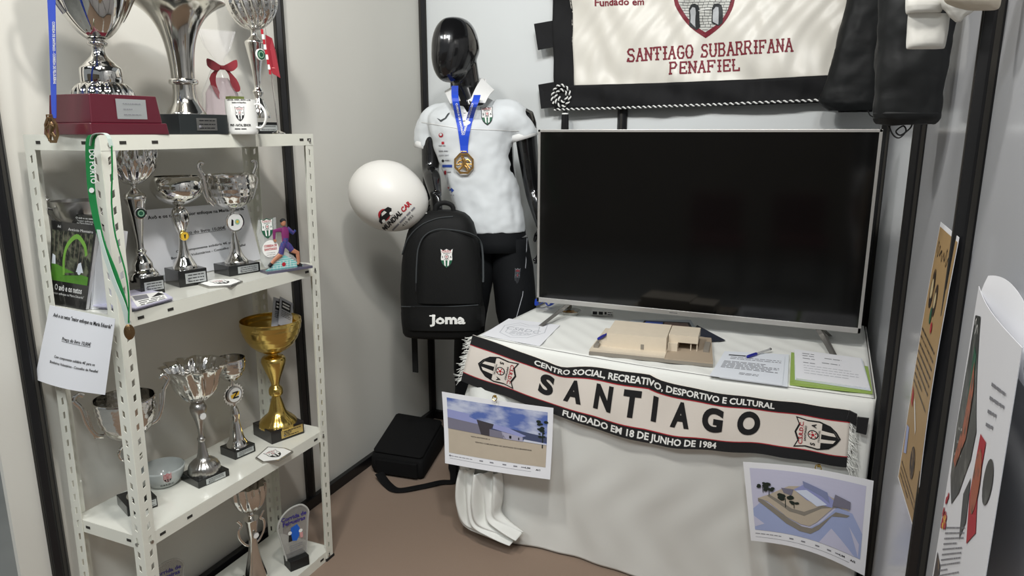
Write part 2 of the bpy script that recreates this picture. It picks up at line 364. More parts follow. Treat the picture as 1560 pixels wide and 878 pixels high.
for z in SZ:
    b = MB(); e = .0022; x0, x1, y0, y1 = RX0 + e, RX1 - e, RY0 + e, RY1 - e; h = .034
    y0 += SH * z; y1 += SH * z
    if z == SZ[3]: x0 -= .002; x1 += .003; y0 -= .003; y1 += .003
    b.box(((x0 + x1) / 2, (y0 + y1) / 2, z - .0008), (x1 - x0, y1 - y0, .0016), shelf_m)
    for c, d in ((((x0 + x1) / 2, y0, z - h / 2), (x1 - x0, .0015, h)), (((x0 + x1) / 2, y1, z - h / 2), (x1 - x0, .0015, h)), ((x0, (y0 + y1) / 2, z - h / 2), (.0015, y1 - y0, h)), ((x1, (y0 + y1) / 2, z - h / 2), (.0015, y1 - y0, h))):
        b.box(c, d, rack_m)
    sh = b.build('shelf', rack, smooth=False)
    q = MB()
    for yy in (y0 + .055, y0 + .14, y1 - .055, y1 - .02): q.box((x1 + .001, yy, z - .017), (.0012, .017, .007), hole_m)
    for xx in (x0 + .05, x1 - .05): q.box((xx, y0 - .001, z - .017), (.015, .0012, .007), hole_m); q.box((xx, y1 + .001, z - .017), (.015, .0012, .007), hole_m)
    q.build('slot', sh, smooth=False)['kind'] = 'stuff'
    q = MB()
    for yy, sg in ((y0 + .02, 1), (y1 - .02, -1)):
        q.lathe([(.0, 0), (.005, 0), (.0045, .003), (0, .0035)], satin, 8); 
        n = len(q.v)
        for v in q.v[-32:]: v.xyz = (x1 + .0025 + v.z, yy + v.x, z - .02 + v.y)
        q.lathe([(.0, 0), (.005, 0), (.0045, .003), (0, .0035)], satin, 8)
        for v in q.v[-32:]: v.xyz = (x1 - .02 + v.x, (y0 - .0025 - v.z) if sg > 0 else (y1 + .0025 + v.z), z - .02 + v.y)
    q.build('bolt', rack)['kind'] = 'stuff'
# ------------------------------------------------------------------ trophies
class Trophy:
    """Base from three pixels of its foot on a shelf plane; cup profile from (half width, row) pairs read off the photograph."""
    def __init__(s, label, N, R, L, z, bh, bm, cat='trophy', name='trophy_cup', group='trophies on the rack', x=None, taper=(1, 1), dmul=1, build_base=True):
        if x is None: n, r, l = at(*N, 2, z), at(*R, 2, z), at(*L, 2, z)
        else:
            n = at(N, 200, 0, x); r = at(R, 200, 0, x + .012); n.z = r.z = z; e = (r - n).normalized(); l = n + Vector((-e.y, e.x, 0)) * L
        s.w = (r - n).length; s.d = (l - n).length * dmul; e = (r - n).normalized(); s.rz = atan2(e.y, e.x) - pi / 2
        g = Vector((-e.y, e.x, 0)); s.c = n + e * s.w / 2 + g * s.d / 2; s.c.z = z; s.z = z; s.bh = bh
        s.root = empty(name, s.c, s.rz, label, cat, group)
        if build_base:
            b = MB(); b.box((0, 0, bh / 2), (s.d, s.w, bh), bm, top=taper); s.base = b.build('base', s.root, world=False, smooth=False, bevel=.0015)
        s.k = depth((s.c.x, s.c.y, z + .1)) / CAM_F
    def prof(s, pr): return [(max(.0002, hw * s.k), zat(s.c.x, s.c.y, y) - s.z) for hw, y in pr]
    def plate(s, w=.55, h=.6, m=None, ox=.0, lines=3, seed=1, txt=None, zc=None):
        a, hh = s.w * w, s.bh * h; m = m or plate_s; zc = zc or s.bh * .5; b = MB(); b.box((s.d / 2 + .0008, ox * s.w, zc), (.0012, a, hh), m)
        o = b.build('plaque', s.root, world=False, smooth=False); P = Print()
        if txt: P.text(txt, 0, -hh * .12, hh * .3, ink, width=a * .7)
        else: P.lines(-a * .38, a * .4, hh * .3, -hh * .3, lines, ink, h=hh * .08, seed=seed); P.disc(-a * .36, -hh * .18, hh * .13, inkg)
        M = Matrix.Translation(s.c) @ Matrix.Rotation(s.rz, 4, 'Z'); R3 = M.to_3x3()
        P.build('engraving', o, on_plane(M @ Vector((s.d / 2 + .0015, ox * s.w, zc)), R3 @ Vector((0, 1, 0)), (0, 0, 1)))
    def cup(s, name, pr, m, n=40, fn=None, caps=True):
        b = MB(); b.lathe(s.prof(pr), m, n, fn=fn, caps=caps); return b.build(name, s.root, world=False, ang=70)
    def bowl(s, name, pr, m, n=48, fn=None):            # open cup: outside up, inside down
        P = s.prof(pr); inner = [(max(.0002, r - .0018), z + .001) for r, z in reversed(P[1:])]; top = P[-1][0], P[-1][1] + .0006
        b = MB(); b.lathe(P + [top] + inner + [(.0002, P[0][1] + .003)], m, n, fn=fn); return b.build(name, s.root, world=False, ang=70)
    def badge(s, y, r, ring=None, face=None, art=None, name='badge', fx=0):
        z = zat(s.c.x, s.c.y, y) - s.z; r = r * s.k; x = fx * s.k; b = MB(); ring = ring or satin; face = face or whitep
        b.lathe([(.0002, 0), (r, 0), (r, .003), (r * .85, .0042), (.0002, .0042)], ring, 24)
        b.v = [Vector((x + v.z, v.x, z + v.y)) for v in b.v]; b.f = [f for f in b.f]
        o = b.build(name, s.root, world=False); P = Print(); P.disc(0, 0, .84, face)
        if art: art(P)
        M = Matrix.Translation(s.c) @ Matrix.Rotation(s.rz, 4, 'Z'); R3 = M.to_3x3()
        P.build('emblem', o, on_plane(M @ Vector((x + .0043, 0, z)), R3 @ Vector((0, r, 0)), (0, 0, r)), off=.0003)
    def handle(s, pts, r=.003, m=None, flat=.5, name='handle', depth0=0):  # (px offset sideways, row) along local y
        b = MB(); b.tube([(depth0, q * s.k, zat(s.c.x, s.c.y, y) - s.z) for q, y in smooth(pts)], r, m or chrome, 8, flat=flat, ref=(1, 0, 0)); return b.build(name, s.root, world=False)
def smooth(p, n=4):
    p = [tuple(map(float, q)) for q in p]; o = []
    for i in range(len(p) - 1):
        a, b, c, d = p[max(0, i - 1)], p[i], p[i + 1], p[min(len(p) - 1, i + 2)]
        for k in range(n):
            t = k / n; o.append(tuple(.5 * ((2 * B) + (C - A) * t + (2 * A - 5 * B + 4 * C - D) * t * t + (3 * B - A - 3 * C + D) * t ** 3) for A, B, C, D in zip(a, b, c, d)))
    return o + [p[-1]]
flute = lambda k, a, tw=0: (lambda t, z: 1 + a * (abs(cos(k * t / 2 + tw * z)) - .5) * 2)
Z4 = SZ[3]; Z3 = SZ[2]; Z2 = SZ[1]; Z1 = SZ[0]
# T1: big cup on burgundy stepped base
t = Trophy('large chrome cup with lobed bowl on a stepped burgundy base, top shelf', 138, 258, .17, Z4, .088, burg, x=.285, build_base=False)
b = MB(); b.box((0, 0, .013), (t.d, t.w, .026), burg, top=(.97, .97)); b.box((0, 0, .057), (t.d * .9, t.w * .9, .062), burg, top=(.93, .93)); t.base = b.build('base', t.root, world=False, smooth=False, bevel=.002)
a = MB(); a.box((t.d * .445, .012, .057), (.0012, t.w * .38, .044), plate_s); o = a.build('plaque', t.root, world=False, smooth=False)
P = Print(); P.lines(-.022, .022, .012, -.012, 3, inkg, h=.0015, seed=4); M = Matrix.Translation(t.c) @ Matrix.Rotation(t.rz, 4, 'Z'); P.build('engraving', o, on_plane(M @ Vector((t.d * .445 + .001, .012, .057)), M.to_3x3() @ Vector((0, 1, 0)), (0, 0, 1)))
t.cup('foot', smooth([(46, 154.5), (43, 151), (40, 138), (33, 129), (29, 127)], 3), chrome, 72, flute(18, .045))
t.cup('stem', [(29, 127), (29.5, 126), (29, 105), (27, 102), (23, 99), (22, 97)] + smooth([(18, 93), (12, 86), (9, 79), (9, 72), (13, 69), (14, 65), (11, 63), (10, 61), (14, 60)], 3), chrome)
t.bowl('cup', smooth([(10, 60), (17, 57), (27, 46), (38, 28), (48, 4), (56, -24), (60, -58), (62, -80)], 4), chrome, 80, lambda th, z: 1 + .06 * (abs(cos(3.5 * th + 9 * z)) - .5))
for sg in (-1, 1): t.handle([(sg * 44, 26), (sg * 52, 14), (sg * 62, -4), (sg * 74, -30), (sg * 70, -60), (sg * 60, -70)], .006)
# T2: trumpet shaped vase cup
t = Trophy('tall plain silver trumpet-shaped cup on a dark square base, top shelf', 274.7, 348.5, .13, Z4, .05, charb, x=.285); satin2 = mat('polished_pewter', (200, 197, 190), .13, 1, var=.04, bump=.06, bs=40)
t.plate(.42, .62, satin, .04, txt=None)
t.cup('foot', smooth([(29, 175.5), (28, 172), (24, 165), (19, 155), (16.5, 142), (16, 130)], 4), satin2)
t.cup('collar', smooth([(16, 130), (20, 128.5), (21, 125), (20, 121.5), (16.5, 120)], 3), chrome)
t.bowl('cup', smooth([(16.5, 120), (17, 105), (19, 84), (23, 62), (30, 42), (41, 24), (55, 11), (69, 3)], 5), satin2, 64)
# T5: slim cup with green badge
t = Trophy('slim chrome cup with round green badge behind the white mug, top shelf', 394, 424, .07, Z4, .035, marble, x=.17)
t.plate(.9, .5, None, 0, 2)
t.cup('stem', smooth([(15, 180), (15, 176), (13, 168), (10, 160), (7, 152), (6, 146), (8, 140), (5, 134), (5, 122), (8, 100), (13, 72), (14, 64), (10, 60), (5, 55), (4, 48), (6, 45)], 3), chrome, 48, lambda th, z: 1 + (.12 * (abs(cos(6 * th)) - .5) if z < .1 else 0))
t.bowl('cup', smooth([(5, 46), (14, 42), (24, 32), (31, 18), (34, 4), (34, -12), (36, -26)], 4), chromec, 96, flute(16, .10, 30))
t.badge(84, 8.5, whitep, green, lambda P: (P.disc(0, 0, .6, mat('pale_green', (150, 190, 160), .5), 2), P.disc(0, 0, .4, green, 3)), fx=11)
# T8
t = Trophy('tall chrome cup with diamond-cut bowl and black checked badge, rear left of second shelf', (216, 452), (252, 446), (196, 443), Z3, .046, marble)
t.plate(.8, .5, None, .05)
t.cup('stem', smooth([(22, 427), (22, 423), (20, 415), (15, 409), (14, 401), (9, 392), (6, 387), (8, 383), (5, 379), (5, 366), (7, 348), (10, 328), (15, 306), (16, 302), (14, 296), (8, 291), (4, 286), (4, 282)], 3), chrome, 48)
t.bowl('cup', smooth([(4, 282), (12, 279), (22, 270), (31, 256), (35, 240), (35, 224), (36, 208), (34, 200)], 4), chromec, 120, lambda th, z: 1 + .085 * (abs(cos(8 * th + 30 * z)) + abs(cos(8 * th - 30 * z)) - 1.2))
t.badge(324, 9, chrome, ink, lambda P: (P.disc(0, 0, .62, green, 2), P.disc(0, 0, .5, mat('pale_green', (150, 190, 160), .5), 3), P.disc(0, 0, .36, green, 4)), fx=13)
# T9
t = Trophy('chrome cup with wide smooth rounded bowl and small gold badge, second shelf', (274, 439), (317, 432), (253, 432), Z3, .045, marble)
t.plate(.72, .62, None, .08)
t.cup('stem', smooth([(18, 414), (18, 411), (17, 405), (14, 399), (9, 389), (6, 375), (5, 366), (5, 356), (8, 348), (12, 336), (12, 325), (8, 317), (4, 313)], 4), chrome, 48, lambda th, z: 1 + (.10 * (abs(cos(3 * th + 20 * z)) - .5) if z > .14 else 0))
t.bowl('cup', smooth([(4, 313), (14, 310), (27, 303), (35, 293), (37, 284), (35, 275), (31, 269)], 5), chrome, 56)
t.badge(359, 7, gold, yellow, lambda P: P.poly([(-.1, -.5), (.1, -.5), (.2, .1), (.3, .5), (0, .3), (-.2, .5)], ink, 2), fx=7)
# T10
t = Trophy('chrome cup with winged handles and round white badge, right of second shelf', (350, 422), (397, 414), (337, 415), Z3, .03, marble)
t.plate(.66, .66, None, .1)
t.cup('stem', smooth([(17, 402), (17, 397), (12, 391), (8, 382), (6, 370), (4, 360), (3, 354)], 3), chrome, 48)
t.cup('stem_neck', smooth([(3, 354), (4, 350), (3, 345), (3, 326), (4, 320), (3, 317)], 2), chrome)
t.bowl('cup', smooth([(4, 318), (14, 316), (24, 309), (31, 297), (34, 282), (35, 266)], 5), chromec, 64, lambda th, z: 1 + .06 * (abs(cos(5 * th + 18 * z)) - .5) + .02 * cos(z * 300))
t.badge(338, 15, chrome, whitep, lambda P: (P.poly([(-.5, -.35), (-.25, -.35), (-.2, .2), (-.4, .35)], ink, 2), P.disc(.2, 0, .28, mat('pale_green', (150, 190, 160), .5), 2), P.disc(.2, .02, .14, yellow, 3)), fx=4)
for sg in (-1, 1): t.handle([(sg * 27, 310), (sg * 35, 300), (sg * 38, 285), (sg * 40, 268), (sg * 46, 254), (sg * 43, 246), (sg * 38, 248)], .0055, flat=.35); t.handle([(sg * 40, 268), (sg * 46, 275), (sg * 42, 292), (sg * 36, 306)], .0028)
# T11 small mesh cup behind the book
t = Trophy('small chrome cup with perforated bowl half hidden behind the standing book', (130, 458), (160, 452), (116, 452), Z3, .03, marble)
t.cup('stem', smooth([(14, 447), (12, 430), (5, 400), (4, 370), (4, 340)], 3), chrome)
t.bowl('cup', smooth([(4, 342), (14, 340), (25, 332), (31, 318), (33, 306)], 4), satin, 48)
for sg in (-1, 1): t.handle([(sg * 28, 336), (sg * 40, 325), (sg * 42, 312), (sg * 47, 300), (sg * 40, 296)], .0045); t.handle([(sg * 33, 316), (sg * 46, 310), (sg * 36, 300)], .003)
# T19 handled cup behind the corner post
t = Trophy('chrome cup with scrolled side handles and ring stem behind the front rack post, third shelf', (195, 788), (241, 772), (175, 771), Z2, .030, marble)
t.plate(.55, .6, None, .18)
t.cup('stem', smooth([(15, 757), (14, 753), (9, 747), (5, 737), (4, 722), (3, 712)], 3), chrome)
b = MB(); rc = zat(t.c.x, t.c.y, 688) - t.z
b.tube([(0, .029 * cos(a_ * pi / 12), rc + .026 * sin(a_ * pi / 12)) for a_ in range(24)], .0035, chrome, 8, loop=True); b.tube([(0, .016 * cos(a_ * pi / 12), rc + .014 * sin(a_ * pi / 12)) for a_ in range(24)], .0025, chrome, 8, loop=True); b.build('ring', t.root, world=False)
t.bowl('cup', smooth([(3, 668), (14, 666), (27, 658), (37, 642), (41, 622), (42, 606)], 5), chromec, 64, lambda th, z: 1 + .03 * (abs(cos(z * 260)) - .5) + .03 * (abs(cos(4 * th + 8 * z)) - .5))
for sg in (-1, 1): t.handle([(sg * 33, 655), (sg * 43, 650), (sg * 52, 630), (sg * 56, 608), (sg * 64, 594), (sg * 58, 586), (sg * 52, 590)], .0055, flat=.5); t.handle([(sg * 44, 655), (sg * 48, 632), (sg * 50, 612)], .003)
# T21 crumpled flared cup
t = Trophy('chrome cup with crumpled flared petal rim in the middle of the third shelf', (303, 745.5), (350, 725), (279, 730), Z2, .022, marble)
t.plate(.62, .7, None, .05)
t.cup('foot', smooth([(22, 721), (23, 716), (22, 708), (17, 702), (10, 697), (7, 688), (5, 676), (4, 671)], 4), satin, 80, lambda th, z: 1 + (.05 * (abs(cos(14 * th)) - .5) if z < .065 else 0))
t.cup('stem', smooth([(5, 672), (6, 668), (4, 664), (4, 655), (7, 640), (11, 628), (12, 620), (9, 614), (4, 611)], 3), satin)
t.badge(632, 6, satin, whitep, None, fx=9)
t.bowl('cup', smooth([(4, 612), (13, 609), (22, 600), (29, 586), (34, 570), (40, 560), (45, 556)], 5), chromec, 120, lambda th, z: 1 + .13 * (abs(cos(5.5 * th + 6 * z)) - .5) + .05 * cos(13 * th + 30 * z))
# T22 small cup with Z badge
t = Trophy('small chrome cup with white star-edged badge bearing a black Z, third shelf', (358.6, 701.7), (389.7, 688), (341, 690.8), Z2, .028, marble)
t.plate(.8, .55, None, .0)
t.cup('stem', smooth([(16, 681), (16, 676), (11, 667), (8, 652), (6, 640), (7, 630), (5, 622), (3, 618)], 4), chrome)
t.cup('stem_neck', [(3, 619), (3, 580)], chrome, 12)
b = MB(); rc = zat(t.c.x, t.c.y, 601) - t.z; n_ = 40
vs = [Vector((0, (.036 if i % 2 else .031) * cos(2 * pi * i / n_), rc + (.036 if i % 2 else .031) * sin(2 * pi * i / n_))) for i in range(n_)]
b.loft([vs, [p + Vector((.004, 0, 0)) for p in vs]], chrome); b.build('rosette', t.root, world=False, smooth=False)
t.badge(601, 13, satin, whitep, lambda P: (P.poly([(-.6, .1), (.6, .35), (.5, -.1), (-.5, -.35)], yellow, 2), P.line([(-.3, .32), (.35, .32), (-.25, -.32), (.4, -.32)], .17, ink, 3)), fx=3)
t.bowl('cup', smooth([(3, 580), (10, 578), (17, 570), (21, 560), (22, 546)], 5), chromec, 48, lambda th, z: 1 + .025 * cos(z * 420))
# T23 gold
t = Trophy('gold cup on tall black base with leaflets in its bowl, third shelf', (414.4, 677.8), (464, 660), (389.4, 661.7), Z2, .043, mat('black_wood_base', (24, 20, 20), .3, coat=.3))
t.plate(.66, .62, plate_g, .12, 4)
t.cup('foot', smooth([(28, 647), (28, 643), (24, 637), (14, 628), (10, 616), (7, 606), (6, 602)], 4), gold, 72, lambda th, z: 1 + (.05 * (abs(cos(12 * th)) - .5) if z < .075 else 0))
t.cup('stem', smooth([(6, 603), (10, 600), (10, 592), (7, 588), (6, 585), (9, 575), (15, 560), (18, 549), (15, 543), (8, 541), (6, 537)], 3), gold)
t.bowl('cup', smooth([(6, 538), (16, 535), (29, 526), (38, 513), (43, 498), (44, 487)], 5), gold, 72, lambda th, z: 1 + .012 * cos(z * 380))
GC = t.c.copy(); GT = zat(t.c.x, t.c.y, 487)
# T25
t = Trophy('chrome cup with vase-shaped handled stem standing on the bottom shelf', (388, 911), (417, 896), (358, 897), Z1, .03, marble)
t.cup('stem', smooth([(17, 880), (17, 876), (13, 862), (9, 845), (7, 833), (6, 820), (8, 806), (10, 793), (11, 790)], 4), chrome)
t.cup('stem_neck', smooth([(4, 792), (4, 788), (5, 784), (3, 779)], 3), chrome)
t.bowl('cup', smooth([(3, 780), (10, 777), (18, 770), (23, 758), (24, 748), (24, 738)], 4), chromec, 64, flute(12, .09, 8))
for sg in (-1, 1): t.handle([(sg * 7, 829), (sg * 13, 824), (sg * 20, 812), (sg * 20, 800), (sg * 15, 795), (sg * 21, 786)], .004)
t.badge(812, 5, satin, whitep, None, fx=10)
# glass awards
glass = mat('smoked_acrylic', (168, 166, 162), .05, trans=.0, alpha=.42, spec=.6, coat=.5)
def award(label, N, R, L):
    t = Trophy(label, N, R, L, Z1, .036, mat('matt_black_block', (22, 22, 22), .5), cat='award', name='glass_award', group='running awards')
    k = t.k * 1.0; ol = [(-15, 0), (-22, 38), (-25, 58), (-19, 72), (-8, 81), (4, 84), (15, 82), (24, 70), (22, 55), (16, 0)]
    pts = smooth(ol, 3); b = MB(); z0 = .030
    b.loft([[Vector((x, p * k, z0 + q * k)) for p, q in pts] for x in (-.003, .003)], glass)
    o = b.build('plate', t.root, world=False, smooth=False)
    e = MB(); e.tube([(0, p * k, z0 + q * k) for p, q in pts], .0034, mat('bevelled_edge', (214, 214, 208), .1, alpha=.7, spec=.8), 6); e.build('edge', t.root, world=False)
    P = Print(); M = Matrix.Translation(t.c) @ Matrix.Rotation(t.rz, 4, 'Z'); R3 = M.to_3x3()
    dkb = mat('navy_violet_print', (52, 40, 128), .5)
    P.text('Corrida de', 0, 66, 6.5, dkb, bold=.03); P.text('Felgueiras', 0, 58, 6.5, dkb, bold=.03)
    P.poly([(-6, 52), (4, 55), (8, 47), (6, 34), (2, 28), (-5, 30), (-7, 40)], mat('azure_print', (30, 96, 196), .5), 1)
    P.disc(-8, 44, 3, whitep, 2); P.poly([(-10, 41), (-6, 41), (-5, 30), (-11, 30)], ink, 2); P.disc(9, 42, 3, whitep, 2); P.poly([(7, 39), (12, 39), (12, 30), (8, 30)], mat('pink_print', (206, 150, 150), .5), 2)
    P.lines(-10, 11, 22, 12, 4, inkg, h=.9, seed=3); P.build('print', o, on_plane(M @ Vector((.0035, 0, z0)), R3 @ Vector((0, k, 0)), (0, 0, k)), off=.0003)
award('clear award plate printed in blue on a black block, right end of bottom shelf', (443, 872.4), (471.8, 860.4), (432.3, 861.5))
award('clear award plate whose top just shows at the bottom edge of the photo', (250, 962), (288, 945), (236, 944))
# ------------------------------------------------------------------ other things on the rack
def slab(name, pts_px, z, th, m, label, cat, pr=None, group=None, parts=None, edge=None):  # flat thing lying on a plane, outline in pixels
    P3 = [at(x, y, 2, z) for x, y in pts_px]; b = MB(); b.loft([P3, [p + Vector((0, 0, th)) for p in P3]], m)
    o = b.build(name, None, smooth=False); tag(o, label, cat, group)
    if pr: q = [p + Vector((0, 0, th)) for p in P3]; pr.build('print', o, on_quad(*q[:4]), off=.0003)
    return o
grb = mat('silver_rim', (170, 168, 162), .35, .8)
def plaque(px, z, label):
    o = slab('badge_plaque', px, z, .005, grb, label, 'plaque', group='crest plaques lying on shelves')
    P3 = [at(x, y, 2, z) + Vector((0, 0, .0053)) for x, y in px]; c = sum(P3, Vector()) / len(P3)
    P = Print(); P.poly([((p - c).x * .9, (p - c).y * .9) for p in P3], whitep)
    e = (P3[3] - P3[2]); crest(P, 0, 0, .045, rot=R_(-18 + 90 + 0), sx=.042)
    P.build('print', o, lambda u, v: (Vector((c.x + u, c.y + v, P3[0].z)), Vector((0, 0, 1))), off=.0003)
plaque([(389, 700), (400, 707), (425, 704), (447, 690), (435, 685), (408, 683)], Z2, 'white crest plaque with silver rim lying beside the gold cup')
plaque([(302, 435), (318, 440), (352, 438), (370, 431), (358, 427), (325, 428)], Z3, 'white crest plaque lying at the front edge of the second shelf')
# frosted bowl
c = at(250, 737, 2, Z2); c.z = Z2; k = depth(c) / CAM_F; ro = empty('glass_bowl', c, 0, 'frosted grey glass bowl with small crest on the third shelf', 'bowl')
fr = mat('frosted_glass', (196, 202, 200), .25, trans=.0, alpha=.80, coat=.5)
b = MB(); pf = smooth([(14, 0), (18, 2), (24, 12), (28, 24), (30, 38)], 4); pf = [(r * k * 1.06, z * k * .74) for r, z in pf]
b.lathe([(.0002, .001)] + pf + [(pf[-1][0] - .001, pf[-1][1] + .001)] + [(max(.0002, r - .0025), z + .002) for r, z in reversed(pf)], fr, 48); bw = b.build('body', ro, world=False, ang=60)
bb = MB(); bb.v = [p + c for p in b.v]; bb.f = b.f; dr = (c - CP); dr.z = 0; dr.normalize(); sd = Vector((-dr.y, dr.x, 0)) * -1
P = Print(); crest(P, 0, .004, .022, base=red, low=ink, fld=mat('rose_print', (206, 170, 170), .6)); P.text('C.S.R.D.C.', -.002, -.022, .006, ink, bold=.03)
P.build('print', bw, on_surface(bb.bvh(), c + Vector((0, 0, .036)) + sd * .010, sd, (0, 0, 1), dr), off=.0004, maxe=.006)
# mug
c = at(370, 200, 0, .30); c.z = Z4; k = depth(c) / CAM_F; rm = empty('mug', c, 0, 'white mug with black club crest and lettering at the front of the top shelf', 'mug')
b = MB(); r0 = 22.5 * k; h0 = zat(c.x, c.y, 152) - Z4; b.lathe([(.0002, 0), (r0 * .93, 0), (r0 * .98, .003), (r0, .01), (r0, h0), (r0 - .003, h0), (r0 - .003, .005), (.0002, .005)], ceram, 40); mb_ = b.build('body', rm, world=False, ang=50)
bb = MB(); bb.v = [p + c for p in b.v]; bb.f = b.f; dr = (c - CP); dr.z = 0; dr.normalize(); sd = Vector((-dr.y, dr.x, 0)) * -1
h = MB(); hd = (sd * .92 - dr * .4).normalized(); h.tube([c + hd * (r0 - .002 + q) + Vector((0, 0, z)) for q, z in smooth([(0, h0 * .85), (.014, h0 * .86), (.027, h0 * .65), (.027, h0 * .4), (.016, h0 * .2), (0, h0 * .2)], 4)], .0048, ceram, 8, flat=.7); h.build('handle', rm)
P = Print(); crest(P, 0, .006, .034, sx=.029, red=None) if False else crest(P, 0, .006, .030, sx=.024, fld=whitep)
P.text('Centro Social, Recreativo, Desportivo e Cultural', 0, .040, .0045, ink, width=.058, bold=.03); P.text('Santiago de Subarrifana', 0, .033, .004, ink, width=.034, bold=.03)
P.text('PNF - NATAL SENIOR', 0, -.026, .006, ink, width=.05, bold=.04); P.lines(-.015, .015, -.033, -.034, 1, ink, h=.0025)
P.build('print', mb_, on_surface(bb.bvh(), c + Vector((0, 0, h0 * .52)) - sd * .004, sd, (0, 0, 1), dr), off=.0004, maxe=.005)
# cellophane gift bag with bow
c = at(343, 200, 0, .14); c.z = Z4; k = depth(c) / CAM_F; rb = empty('gift_bag', c, R_(-30), 'clear cellophane gift bag tied with a red ribbon bow behind the silver cup', 'gift bag')
cel = mat('cellophane', (236, 234, 236), .12, alpha=.13, spec=.9, bump=.6, bs=50); pk = mat('pale_pink_tissue', (214, 196, 200), .7, alpha=.75, bump=.6, bs=90)
def bagring(z, a, bq, ph): return [Vector((bq * cos(t_) * (1 + .10 * sin(7 * t_ + ph)), a * sin(t_) * (1 + .08 * sin(9 * t_ + ph)), z)) for t_ in [2 * pi * i / 48 for i in range(48)]]
b = MB(); b.loft([bagring(z * k, a * k, q * k, ph) for z, a, q, ph in ((0, 28, 20, 0), (25, 30, 22, .4), (60, 28, 18, 1), (95, 12, 10, 1.6), (108, 6, 5, 2), (125, 18, 9, 2.6), (150, 27, 7, 3.2))], cel, cap1=False); b.build('wrapper', rb, world=False, ang=180)
b = MB(); b.loft([bagring(z * k, a * k, q * k, ph) for z, a, q, ph in ((1, 24, 16, 0), (30, 25, 17, .8), (60, 22, 14, 1.7), (82, 10, 8, 2.6))], pk); b.build('tissue', rb, world=False, ang=180)
rib = mat('red_organza', (150, 38, 52), .5, alpha=.9)
def flatpoly(b, pts, x, th, m): b.loft([[Vector((x + d_ + .004 * sin(y * .4), y * k, bz + z * k)) for y, z in pts] for d_ in (0, th)], m)
bz = 96 * k; b = MB()
for sg in (-1, 1):
    flatpoly(b, smooth([(0, 2), (sg * 10, 7), (sg * 20, 12), (sg * 21, 4), (sg * 19, 0), (sg * 12, -5), (0, -2)], 3), .026, .006, rib)
    flatpoly(b, smooth([(sg * 1, -1), (sg * 9, -10), (sg * 11, -24), (sg * 17 if sg > 0 else -3, -34 if sg > 0 else -44), (sg * 24 if sg > 0 else -11, -30 if sg > 0 else -42), (sg * 19, -16), (sg * 8, -1)], 3), .024, .0015, rib)
b.tube([(.028, -.006, bz), (.028, .006, bz)], .006, rib, 8); b.build('bow', rb, world=False)
# olive box behind the mug
c = at(362, 200, 0, .2); c.z = Z4; k = depth(c) / CAM_F; b = MB(); b.box((c.x, c.y, Z4 + .052), (.03, .040, .104), mat('olive_green_box', (112, 122, 62), .6), R_(-20)); tag(b.build('tea_box', smooth=False), 'small olive green box showing just above the white mug', 'box')
# table pennant
c = at(424, 200, 0, .22); c.z = Z4; k = depth(c) / CAM_F; rp = empty('table_pennant', c, R_(-20), 'red table pennant with striped trim on a chrome stand, right end of top shelf', 'pennant')
b = MB(); b.lathe([(.0002, 0), (.02, 0), (.02, .003), (.008, .008), (.003, .012), (.0002, .012)], chrome, 24); b.build('base', rp, world=False)
b = MB(); b.tube([(0, 0, .01), (0, -.018, 152 * k)], .0016, chrome, 8); b.build('pole', rp, world=False)
b = MB(); pts = [(-12, 142), (-2, 138), (5, 118), (7, 82), (-5, 88), (-10, 110)]
b.loft([[Vector((x + .004 * sin(q * .1), p * k, q * k)) for p, q in pts] for x in (.004, .0052)], mat('dull_red_pennant', (150, 38, 50), .6)); pn = b.build('flag', rp, world=False, smooth=False)
P = Print(); P.lines(-5, 3, 122, 96, 5, mat('rose_ink', (220, 120, 120), .6), h=1.2); M = Matrix.Translation(c) @ Matrix.Rotation(R_(-20), 4, 'Z'); P.build('print', pn, lambda u, v: (M @ Vector((.006 + .004 * sin(v * .1), u * k, v * k)), M.to_3x3() @ Vector((1, 0, 0))), maxe=6)
b = MB()
for i in range(9): b.box((.003, (-15.5 + i * 1.0) * k, (146 - i * 7) * k), (.002, 3.4 * k, 7 * k), whitep if i % 2 else red)
b.build('striped_trim', rp, world=False, smooth=False)
# books
def prism(name, A, B, C, th, m, parent=None, pr=None, prn='print'):   # quad A,B,C,D (parallelogram) with thickness behind
    pass
zb = Z3
n_ = at(130, 473, 2, Z3 + .001); l_ = at(76, 463, 2, Z3 + .001)
bx = (n_ - l_); bw_ = bx.length; ex = bx.normalized(); ey = Vector((-ex.y, ex.x, 0))
hb = zat(n_.x, n_.y, 348) - Z3
lean = Vector((ey.x * .02, ey.y * .02, hb))
bk = empty('book', (l_ + n_) / 2, 0, 'black-covered paperback with green arch photo standing on second shelf', 'book', 'copies of the black paperback')
A, B = l_.copy(), n_.copy(); C_ = at(147, 344, 1, B.y - .006); D_ = at(78, 336, 1, A.y - .006); lean = (C_ - B + D_ - A) / 2
blackg = mat('black_gloss_cover', (16, 17, 18), .3, coat=.4)
b = MB(); b.loft([[A, B, C_, D_], [p + ey * .0012 for p in (A, B, C_, D_)]], blackg); cv = b.build('cover', bk, smooth=False)
grs = mat('lawn_green_print', (84, 140, 44), .5, var=.35, vs=60); wood = mat('dark_foliage_print', (30, 34, 26), .5, vs=60, mix=(108, 112, 90), lo=.45, hi=.68); lime = mat('lime_print', (122, 176, 70), .5, var=.2)
P = Print(); P.rect(.03, .30, .97, .90, wood, 0); P.poly([(.03, .30), (.97, .30), (.97, .40), (.6, .43), (.03, .52)], grs, 1)
for i in range(9): P.line([(.08 + i * .1, .5 + .05 * (i % 3)), (.10 + i * .1, .88)], .012, mat('bark_print', (120, 112, 96), .6), 1)
